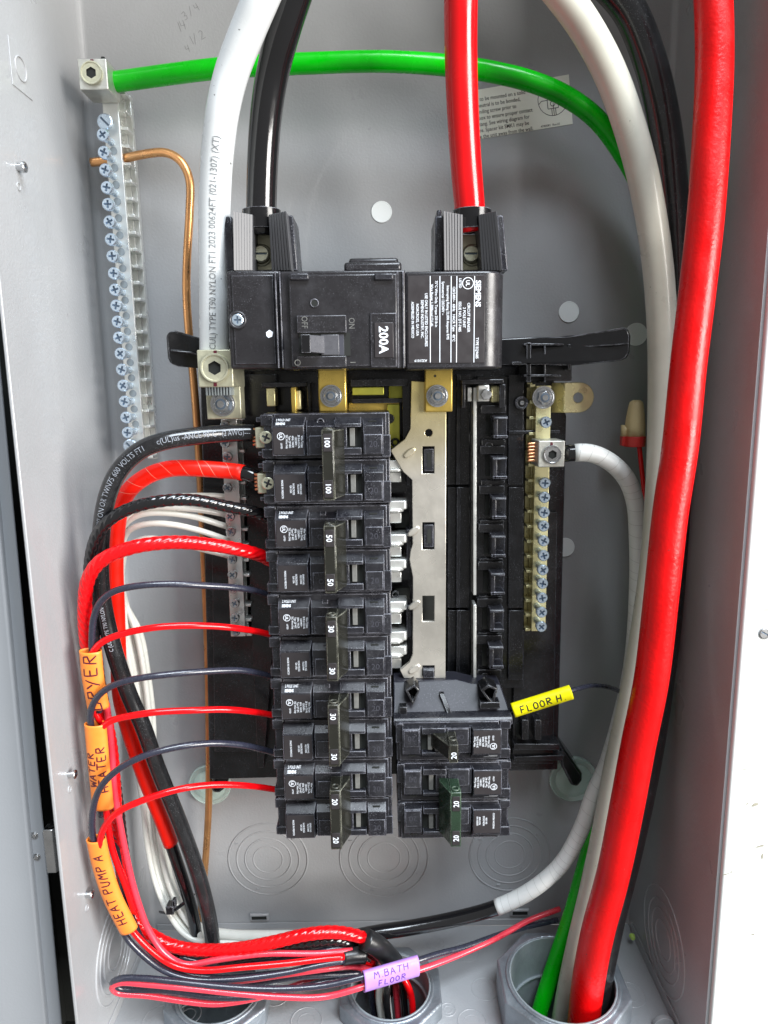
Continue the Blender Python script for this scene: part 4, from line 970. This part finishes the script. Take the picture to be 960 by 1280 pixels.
# white taped neutral cable on the right
P_ = [(706,567,62),(737,566,64),(765,579,62),(784,600,58),(794,628,54),(797,665,50),(797,740,46),(790,830,44),(775,900,46),(757,960,50),(743,990,52),(727,1035,52),(700,1082,50),(662,1114,48),(621,1134,46),(576,1147,46),(517,1159,48),(477,1165,50),(440,1172,52)]
th = thing('taped_cable',U(*P_[-1]),'black cable wrapped in white tape, running from the right neutral bar lug','cable')
o,t = cable('insulation',P_,4.9,'c_black',None,None,seg=20,parent=th)
l1 = t.near(U(621,1134,46)); mb = MB(); t.mesh(mb,seg=24,l0=4,l1=l1,dr=.35,lobes=0); link('tape_wrap',mb.mesh('t'),th,None,True,0,'tape_white')
def wraps(th, t, l0, l1, gap, dr, mt, name='tape_edge', wd=.35, lean=2.2):
    mb = MB(); L = l0
    while L < l1:
        vs = []; n = 14; ln = lean+random.uniform(-.8,.8)
        for k in range(n+1):
            ph = -1.75+3.5*k/n; LL = L+ln*ph
            vs += [t.surf(LL-wd/2,ph,dr)[:], t.surf(LL+wd/2,ph,dr)[:]]
        mb.add(vs,[(2*k,2*k+1,2*k+3,2*k+2) for k in range(n)])
        L += gap*random.uniform(.6,1.35)
    o = link(name,mb.mesh('w'),th); o.data.materials.append(MT[mt])
wraps(th,t,8,l1-2,7.5,.42,'tape_wline',wd=.14,lean=.9)
# ---- 100 A pair
th = thing('thick_cable',U(268,1200,60),'black 100 amp cable with white lettering curving from the top breaker down the left side','cable')
PK = [(318,541,72),(300,541,74),(284,542,76),(255,544,82),(211,550,90),(180,560,92),(158,577,92),(144,596,92),(133,625,90),(127,662,88),(125,704,86),(129,755,82),(143,815,80),(162,870,76),(178,906,74),(197,960,70),(228,1037,64),(250,1100,62),(262,1150,62),(268,1200,62)]
o,t = cable('insulation',PK,4.9,'c_black2',None,None,seg=24,parent=th)
L0 = t.near(U(130,655,88)); print_on(th,t,L0,'NYLON OR TWN75 600 VOLTS FT1',3.0,0,-1,'cprint',.84,-.004)
L0 = t.near(U(196,555,90)); print_on(th,t,L0,'c(UL)us -ANCE 90°C - (2 AWG)---',3.0,-.12,-1,'cprint',.84,-.004)
L0 = t.near(U(141,812,80)); print_on(th,t,L0,'C (UL) TYPE T90 NYLON',2.3,.15,-1,'dimprint',.8)
th = thing('taped_cable',U(252,1200,50),'cable wrapped in bright red tape, running down the left side','cable')
PR = [(321,597,72),(310,592,72),(290,589,70),(255,586,74),(211,586,76),(182,596,76),(162,612,75),(151,632,72),(146,663,70),(144,704,68),(146,762,64),(148,820,60),(150,868,60),(159,906,60),(178,964,58),(207,1037,54),(222,1080,52),(240,1140,50),(250,1200,50)]
o,t = cable('insulation',PR,4.0,'c_black',None,None,seg=20,parent=th)
l0 = t.near(U(305,591,72)); l1 = t.near(U(214,1055,53)); mb = MB(); t.mesh(mb,seg=24,l0=l0,l1=l1,dr=.7); link('tape_wrap',mb.mesh('t'),th,None,True,0,'tape_red')
wraps(th,t,l0+7,l0+75,9,.78,'tape_line',wd=.22,lean=-2.6)
# ---- braided 50 A pair
GW = 'wires looping from the left breakers'
RBT = [(350,706,66),(341,702,66),(325,694,70),(284,684,82),(226,678,92),(182,681,98),(148,690,100),(124,703,100),(110,725,98),(106,760,96),(108,800,94),(116,840,92),(128,885,90),(138,930,88),(143,985,86),(146,1040,84),(152,1085,82),(161,1130,80),(176,1158,80),(196,1173,80),(222,1184,80),(262,1188,82),(303,1185,84),(344,1177,84),(383,1168,82),(416,1165,78),(444,1169,74),(466,1178,68),(484,1194,58),(498,1212,48),(508,1245,40)]
o,t = cable('stranded_cable',RBT,3.9,'c_red','red rope-textured cable from the 50 breaker, down the left side and along the bottom','cable',seg=48,lobes=6,amp=.17,pitch=30,step=1.0)
BBT = [(350,654,66),(341,650,66),(325,642,70),(284,633,78),(240,625,86),(197,627,92),(162,636,94),(137,650,94),(122,668,92),(114,695,90),(112,730,88),(116,780,84),(124,850,80),(136,920,78),(147,1000,76),(154,1060,76),(164,1120,76),(180,1165,76),(205,1190,76),(240,1202,76),(280,1200,78),(339,1190,78),(398,1177,74),(432,1177,70),(456,1187,62),(478,1202,54),(490,1240,45)]
o,t = cable('stranded_cable',BBT,3.5,'c_black','black rope-textured cable from the 50 breaker, beneath the red rope-textured one along the bottom','cable',seg=48,lobes=6,amp=.19,pitch=28,step=1.0)
# black tape sleeve over ends
mb = MB(); tt = Tube(ppt([(456,1174,74),(468,1180,72),(482,1192,66),(492,1203,60)]),6.6,step=1.5,name='sl'); tt.mesh(mb,seg=24)
o = link('tape_sleeve',mb.mesh('s'),None,None,True,0,'tape_black'); tag(o,'black taped bundle end just above the purple sleeve where the rope-textured cables turn down','tape')
# ---- thin circuit wires
def thin(pts, mt, label, r=1.9, seg=12): return cable('circuit_wire',pts,r,mt,label,'wire',seg=seg,group=GW)[1]
tailB = [(157,1171,96),(181,1196,96),(208,1215,96),(241,1224,96),(290,1224,94),(360,1215,88),(400,1206,84),(430,1201,80)]
tailR = [(165,1163,97),(189,1188,97),(217,1207,97),(252,1213,97),(303,1209,94),(360,1204,88),(400,1199,84),(430,1196,80)]
thin([(350,748,66),(340,745,66),(325,740,70),(299,735,80),(255,732,92),(211,730,100),(167,733,104),(140,740,104),(124,754,103),(117,772,102),(115,795,101),(116,830,100),(122,870,99),(124,890,98)],'c_blk','black wire from the upper 30 breaker looping into the top orange sleeve')
thin([(352,796,66),(342,794,66),(325,790,70),(284,784,84),(240,782,94),(197,784,100),(162,790,102),(136,798,102),(122,806,102),(114,818,101),(113,845,100),(118,888,98),(128,905,97)],'c_red','red wire from the upper 30 breaker looping into the top orange sleeve')
thin([(352,848,66),(342,846,66),(325,842,70),(302,838,78),(261,839,90),(211,843,100),(167,849,104),(138,858,105),(120,873,104),(113,890,103),(114,910,101),(118,950,100),(124,1000,98),(127,1020,97)],'c_blk','black wire from the lower 30 breaker looping into the middle orange sleeve')
thin([(352,895,66),(342,894,66),(325,891,70),(284,887,84),(240,888,94),(197,890,100),(162,895,102),(138,901,102),(126,911,101),(124,930,100),(127,965,99),(132,1010,97),(140,1060,96),(158,1110,95),(168,1140,94)],'c_red','red wire from the lower 30 breaker looping into the middle orange sleeve')
thin([(354,943,66),(344,941,66),(325,936,70),(307,932,78),(270,929,90),(226,933,100),(182,944,106),(150,960,108),(127,982,108),(117,1008,106),(115,1037,105),(119,1060,104),(130,1100,101),(144,1142,99)]+tailB,'c_blk','dark grey wire from the left 20 breaker looping into the lowest orange sleeve')
thin([(360,989,66),(345,987,66),(325,984,70),(307,982,78),(267,981,90),(226,986,100),(182,999,106),(147,1015,108),(132,1031,107),(125,1047,106),(127,1066,104),(137,1100,101),(152,1142,99)]+tailR,'c_red','red wire from the left 20 breaker looping into the lowest orange sleeve')
thin([(133,880,94),(139,930,92),(143,990,92),(150,1030,92),(158,1070,92),(166,1105,92),(175,1135,92),(186,1163,92),(206,1192,92),(232,1206,91),(270,1200,88),(330,1192,84),(400,1192,80),(440,1188,74)],'c_pink','red wire running free beside the orange sleeves and into the bottom bundle')
thin([(126,885,88),(132,940,86),(139,1000,85),(146,1060,86),(154,1110,88),(168,1155,88),(190,1192,86),(225,1215,86),(270,1222,84),(330,1218,82),(400,1210,78),(440,1205,72)],'c_blk','black wire just behind the orange sleeves running into the bottom bundle')
thin([(250,1228,90),(300,1226,88),(350,1219,86),(400,1212,82),(440,1208,74),(470,1214,62)],'c_pink','pinkish wire buried in the middle of the bottom bundle left of the purple sleeve')
thin([(225,1196,80),(270,1206,80),(320,1204,78),(370,1196,76),(415,1186,74),(445,1186,70)],'c_blk','dark wire lying just under the black rope-textured cable along the bottom')
thin([(262,1186,64),(300,1196,66),(345,1197,68),(390,1193,68),(430,1190,68)],'c_wthin','thin white wire threading between the black and red wires of the bottom bundle')
thin([(210,1212,84),(260,1230,84),(310,1229,84),(365,1222,82),(415,1218,76),(450,1216,68)],'c_blk','dark grey wire low in the bottom bundle, above the folded loop')
thin([(440,1200,66),(464,1208,58),(482,1224,46),(490,1250,30)],'c_red','short red wire end diving into the centre bushing beside the black tape')
thin([(488,1200,56),(502,1206,48),(508,1224,36),(504,1250,26)],'c_red','red wire end coming out below the black tape at the centre bushing',r=2.6)
# floor-heat pair (purple sleeve)
thin([(697,1150,30),(660,1158,36),(622,1169,46),(580,1184,58),(545,1193,70),(521,1201,78),(490,1210,84),(453,1221,90),(405,1232,94),(350,1236,97),(290,1234,99),(222,1227,100),(181,1223,100),(150,1223,99),(139,1229,97),(150,1236,94),(208,1238,92),(263,1246,90),(303,1247,88),(360,1238,82),(420,1224,72),(460,1222,60),(480,1240,48)],'c_blk','dark grey wire through the purple sleeve, folded back in a loop at the bottom left')
thin([(700,1136,30),(660,1151,36),(622,1172,48),(580,1191,60),(545,1205,72),(525,1212,78),(490,1222,84),(455,1233,90),(405,1246,94),(350,1246,97),(290,1241,99),(235,1235,100),(181,1230,100),(150,1228,99),(138,1234,97),(146,1241,95),(181,1244,93),(235,1252,91),(268,1255,89),(303,1251,86),(340,1242,80),(400,1222,70),(450,1216,60),(476,1240,48)],'c_pink','pinkish red wire through the purple sleeve, folded back in a loop at the bottom left')
# white wires
def wh(pts, label, r=1.9): return cable('neutral_wire',pts,r,'c_wthin',label,'wire',seg=12,group='white wires from the left neutral bar')[1]
D = [(157,790,40),(167,842,36),(173,891,34),(176,964,34),(182,1008,36),(188,1060,38),(198,1105,42),(216,1145,46),(240,1172,50)]
def dn(dx,dh): return [(x+dx,y,h+dh) for x,y,h in D]
wh([(290,622,46),(270,620,50),(240,620,56),(200,623,62),(172,632,64),(156,655,60),(152,700,54),(153,745,46)]+dn(-3,3)+[(300,1180,56),(380,1188,58),(426,1192,60)],'topmost white wire leaving the left neutral bar, behind the red-taped cable')
wh([(290,646,46),(281,643,50),(255,638,56),(226,635,62),(190,634,64),(160,642,62),(151,690,54),(153,745,46)]+dn(2,0)+[(290,1190,52),(340,1200,54),(379,1211,58),(418,1217,60)],'second white wire from the left neutral bar, under the black rope-textured cable')
wh([(290,660,46),(280,657,50),(243,646,58),(205,641,62),(176,643,63),(157,655,60),(151,700,52),(155,750,44)]+dn(7,-2)+[(262,1176,50)],'third white wire from the left neutral bar, arched between the two rope-textured cables')
wh([(292,678,46),(284,675,50),(249,663,58),(211,655,62),(182,655,62),(160,664,60),(151,700,50),(156,750,42)]+dn(13,2)+[(262,1180,50)],'fourth white wire from the left neutral bar, just above the red rope-textured cable')
wh([(294,698,46),(284,694,50),(255,687,56),(215,677,60),(182,673,60),(160,684,56),(152,720,48),(157,755,40)]+dn(18,-3)+[(262,1184,48)],'fifth and lowest white wire from the left neutral bar, mostly behind the red rope-textured cable')
cable('neutral_cable',[(232,1150,34),(255,1163,36),(290,1169,40),(330,1170,44),(372,1170,46),(420,1176,46),(462,1190,44),(476,1225,40)],3.6,'c_wthin','thicker white cable lying along the bottom behind the red rope-textured cable','cable',seg=16)
# taped wire ends at centre
for (p,q,rr,lb) in (((428,1196,76),(456,1194,72),5.0,'black tape joining the red and grey wires left of the purple sleeve'),((418,1217,62),(448,1216,58),3.4,'thin black taped wire end under the white stub left of the purple sleeve')):
    tt = Tube([U(*p),U((p[0]+q[0])/2,(p[1]+q[1])/2-1,(p[2]+q[2])/2),U(*q)],rr,step=1.5,name='j'); mb = MB(); tt.mesh(mb,seg=20); o = link('tape_sleeve',mb.mesh('j'),None,None,True,0,'tape_black'); tag(o,lb,'tape')
mbw = MB(); 
for nm,a,b,lb in (('w',(375,1187,72),(428,1193,72),'stout white wire stub entering the black tape at the bottom centre'),('w2',(376,1209,62),(420,1217,61),'short white wire stub beneath the stout one at the bottom centre')):
    cable('neutral_wire',[a,((a[0]+b[0])/2,(a[1]+b[1])/2-1,a[2]),b],3.2 if nm=='w' else 2.6,'c_wthin',lb,'wire',seg=14)
# wires diving into the bushings
for i,(px,mt) in enumerate((('leftmost red','c_red'),('thick black','c_black'),('white','c_wthin'),('pinkish red','c_pink'),('rightmost black','c_black'),('second red','c_red'),('dark front','c_blk'),('front white','c_wthin'),('back black','c_black'))):
    a = (BB[0]-13+(i%6)*5.2, 3, BB[2]-12+ (i%3)*6+(i//6)*7); 
    o,_ = cable('conduit_wire',None,2.3,mt,px+' wire dropping into the bottom centre bushing under the purple sleeve','wire',seg=10,group='wires inside the centre bushing',raw=[U(470+i*2.5,1192,58),tuple((q+w_)/2+(0,3,1)[n_] for n_,(q,w_) in enumerate(zip(U(470+i*2.5,1192,58),a))),a,(a[0]+2,-20,a[2]+1),(a[0]+4,-50,a[2]),(a[0]+5,-70,a[2])])
# ---- sleeves
def sleeve(name, pts, r, flat, mt, label, lines, ink, size, d=1, pen=.75, phi=0.0, group=None):
    P = ppt(pts); th = thing(name,P[0],label,'wire marker',group)
    t = Tube(P,r,step=1.2,flat=flat,name=name); mb = MB(); t.mesh(mb,seg=32,caps=False); 
    # inner skin for thickness
    k = len(mb.v); t2 = Tube(P,r-.55,step=1.2,flat=max(.2,flat-.04),name='i'); t2.mesh(mb,seg=32,caps=False)
    m_ = t.n; fs = []
    for e_ in (0,(m_-1)*32): fs += [(e_+j,e_+(j+1)%32,k+e_+(j+1)%32,k+e_+j) for j in range(32)]
    mb.f += fs
    link('sleeve_body',mb.mesh('s'),th,None,True,0,mt)
    mb = MB(); LM = t.s[-1]/2
    for i,(tx,off,sz) in enumerate(lines):
        hand(tx,sz,pen,lambda u,v,off=off:t.surf(LM+d*u,phi+d*(v+off)/r,.10)[:],mb)
    o = link('handwriting',mb.mesh('h'),th); o.data.materials.append(MT[ink])
GO = 'orange marker sleeves down the left side'
sleeve('marker_sleeve',[(113,813,101),(116,845,100),(123,884,98)],6.1,.62,'orange','top orange sleeve, hand-marked DRYER',[('DRYER',0,7.4)],'inkred',5.6,d=-1,phi=.1,pen=.95,group=GO)
sleeve('marker_sleeve',[(119,904,101),(123,950,100),(129,1009,98)],6.1,.62,'orange','middle orange sleeve, hand-marked WATER HEATER',[('WATER',3.5,4.7),('HEATER',-2.7,5.2)],'inkred',4.6,d=-1,phi=.1,pen=.85,group=GO)
sleeve('marker_sleeve',[(120,1048,104),(127,1080,102),(140,1120,100),(161,1162,97)],5.6,.66,'orange','lowest orange sleeve, hand-marked HEAT PUMP A',[('HEAT PUMP A',0,5.5)],'inkred',4.9,d=-1,pen=.85,phi=.1,group=GO)
sleeve('marker_sleeve',[(641,888,76),(676,877,76),(714,865,76)],4.5,.8,'yellow','yellow sleeve hand-marked FLOOR H. right of the single breaker',[('FLOOR H.',0,4.3)],'ink',3.6,d=1,pen=.75,phi=.1)
sleeve('marker_sleeve',[(454,1227,90),(488,1217,84),(522,1207,78)],7.2,.55,'purple','purple sleeve hand-marked M.BATH FLOOR over the centre bushing',[('M.BATH',3.0,4.6),('FLOOR',-3.0,4.0)],'inkpur',4,d=1,pen=.55,phi=.30)
cable('circuit_wire',[(634,889,70),(660,882,74),(690,872,75),(718,862,70),(744,857,58),(770,862,46),(800,880,36)],1.5,'c_blk','dark wire leaving the yellow sleeve to the right behind the cables','wire',seg=10)
# cable tie
th = thing('cable_tie',U(218,1133,50),'black cable tie round the white wires at lower left','cable tie')
mb = MB(); t = Tube(ppt([(200,1140,42),(210,1141,50),(222,1135,54),(236,1124,52),(242,1118,44)]),1.3,step=1.2,flat=.5,name='tie'); t.mesh(mb,seg=10); link('strap',mb.mesh('t'),th,None,True,0,'shiny')
mb = MB(); mb.bx(207,1134,217,1144,50,57); mb.build('tie_head','shiny',th,bevel=.5); mb = MB(); mb.bx(215,1126,219,1136,52,56); mb.build('tie_tail','shiny',th,bevel=.3)
# wire nut
c = U(795,532,24); th = thing('wire_nut',c,'tan wire connector with red base behind the off-white cable','wire connector')
mb = MB(); zb = U(795,558,24)[1]; zm = U(795,545,24)[1]; zt_ = U(795,500,24)[1]
n = 24
def lathe(mb, x, h, prof, fl=0, nf=0):
    vs = []
    for z,r in prof:
        for k in range(n):
            rr = r*(1+fl*math.cos(nf*2*PI*k/n)); vs.append((x+rr*math.cos(2*PI*k/n),z,h+rr*math.sin(2*PI*k/n)))
    m_ = len(prof); mb.add(vs,[(i*n+k,i*n+(k+1)%n,(i+1)*n+(k+1)%n,(i+1)*n+k) for i in range(m_-1) for k in range(n)]+[tuple(range(n)),tuple(range((m_-1)*n,m_*n))])
xn = U(794,530,24)[0]
lathe(mb,xn,24,[(zm,6.6),(zm+6,6.4),(zm+12,5.8),(zt_-4,4.8),(zt_-1.2,4.0),(zt_,2.2)],.04,8); mb.ridge(xn-8.5,xn-4,zm,zm+7,22,26,ch=2); mb.build('cap','tan',th,smooth=True)
mb = MB(); lathe(mb,xn,24,[(zb,6.8),(zm-.1,7.1)]); mb.ridge(xn-8.6,xn-4,zb+.6,zm-.1,21.8,26.2); mb.build('base_ring','nutred',th,bevel=.3)
cable('circuit_wire',[(799,556,24),(802,585,24),(806,620,22),(812,680,18),(818,760,16)],1.5,'c_red','thin red wire hanging from the tan wire connector','wire',seg=10)
# instruction sticker
st = thing('instruction_sticker',U(640,150,0),'pale instruction sticker with a round diagram on the back wall behind the red cable','sticker')
A4 = [U(557,122,.25),U(690,103,.25),U(715,154,.25),U(575,176,.25)]
q0,q1,q2,q3 = [Vector(p[:2]) for p in (U(562,118,.25),U(711,93,.25),U(716,155,.25),U(567,179,.25))]
mb = MB(); mb.prism([tuple(q) for q in (q3,q2,q1,q0)],0.02,.25); mb.build('paper','paper',st)
ex = (q2-q3).normalized(); rt = math.degrees(math.atan2(ex.y,ex.x)); ey = Vector((-ex.y,ex.x)); L_ = (q2-q3).length; Hh = (q0-q3).length
mb = MB(); rows = ['This unit is to be mounted on a solid','surface. If neutral is to be bonded,','install bonding screw prior to','mounting the box to ensure proper contact','with ground tang. See wiring diagram for','more. Spacer kit SMK1 may be','used to space the unit away from the wall.']
for i,tx in enumerate(rows):
    vs,fs = glyphs(tx,2.35/.73,.006); w_ = width(vs); xr = (.635,.59,.55,.68,.65,.64,.67)[i]*L_
    p = q3+ey*(Hh*.80-i*3.55-1)+ex*(xr-w_*.86)
    mb.add([(p.x+ex.x*a*.86+ey.x*b,p.y+ex.y*a*.86+ey.y*b,.35) for a,b in vs],fs)
p = q3+ex*(L_*.80)+ey*1.6; tflat(mb,'4740081  Rev.01',1.3,(p.x+1,p.y,.35),rt,.006)
cc = q3+ex*(L_*.855)+ey*(Hh*.56)
def ring2(c,r0,r1,n=28): 
    for k in range(n):
        a0,a1 = 2*PI*k/n,2*PI*(k+1)/n; mb.add([(c.x+r*math.cos(a),c.y+r*math.sin(a),.35) for a,r in ((a0,r0),(a1,r0),(a1,r1),(a0,r1))],[(0,1,2,3)])
ring2(cc,9.0,9.35)
def rl(a,b,w=.3):
    d_ = (b-a).normalized(); n_ = Vector((-d_.y,d_.x))*w/2; mb.add([(*(a+n_),.35),(*(a-n_),.35),(*(b-n_),.35),(*(b+n_),.35)],[(0,1,2,3)])
pt = lambda a,b: cc+ex*a+ey*b
for a,b in (((-3,0.5),(2,.5)),((-3,6),(2,6)),((-3,.5),(-3,6)),((2,.5),(2,6)),((-3.5,-5),(3,-5)),((-3.5,.2),(-3.5,-5)),((3,.2),(3,-5)),((-3.5,.2),(3,.2)),((-7,0),(-3.5,0)),((-1.2,-5),(-1.2,-9)),((1.2,-5),(1.2,-9)),((0,-2),(0,-9)),((-7,0),(-8.8,-1.5)),((2,5),(5,5.6)),((5,5.6),(5,8))): rl(pt(*a),pt(*b),.38)
ring2(pt(-.5,3.2),.9,1.7,16); ring2(pt(-.3,-2.3),1.2,1.6,16); ring2(pt(4.2,-1.2),1.6,1.95,16)
a,b = pt(10.5,5.5),pt(6.8,1.8); rl(a,b,1.2); mb.add([(*pt(5,0),.35),(*pt(8.6,1.5),.35),(*pt(6.5,3.6),.35)],[(0,1,2)])
mb.build('printed_text','ink',st)
for x in WARN: print('WARN', x)
print('objects', len(bpy.data.objects))
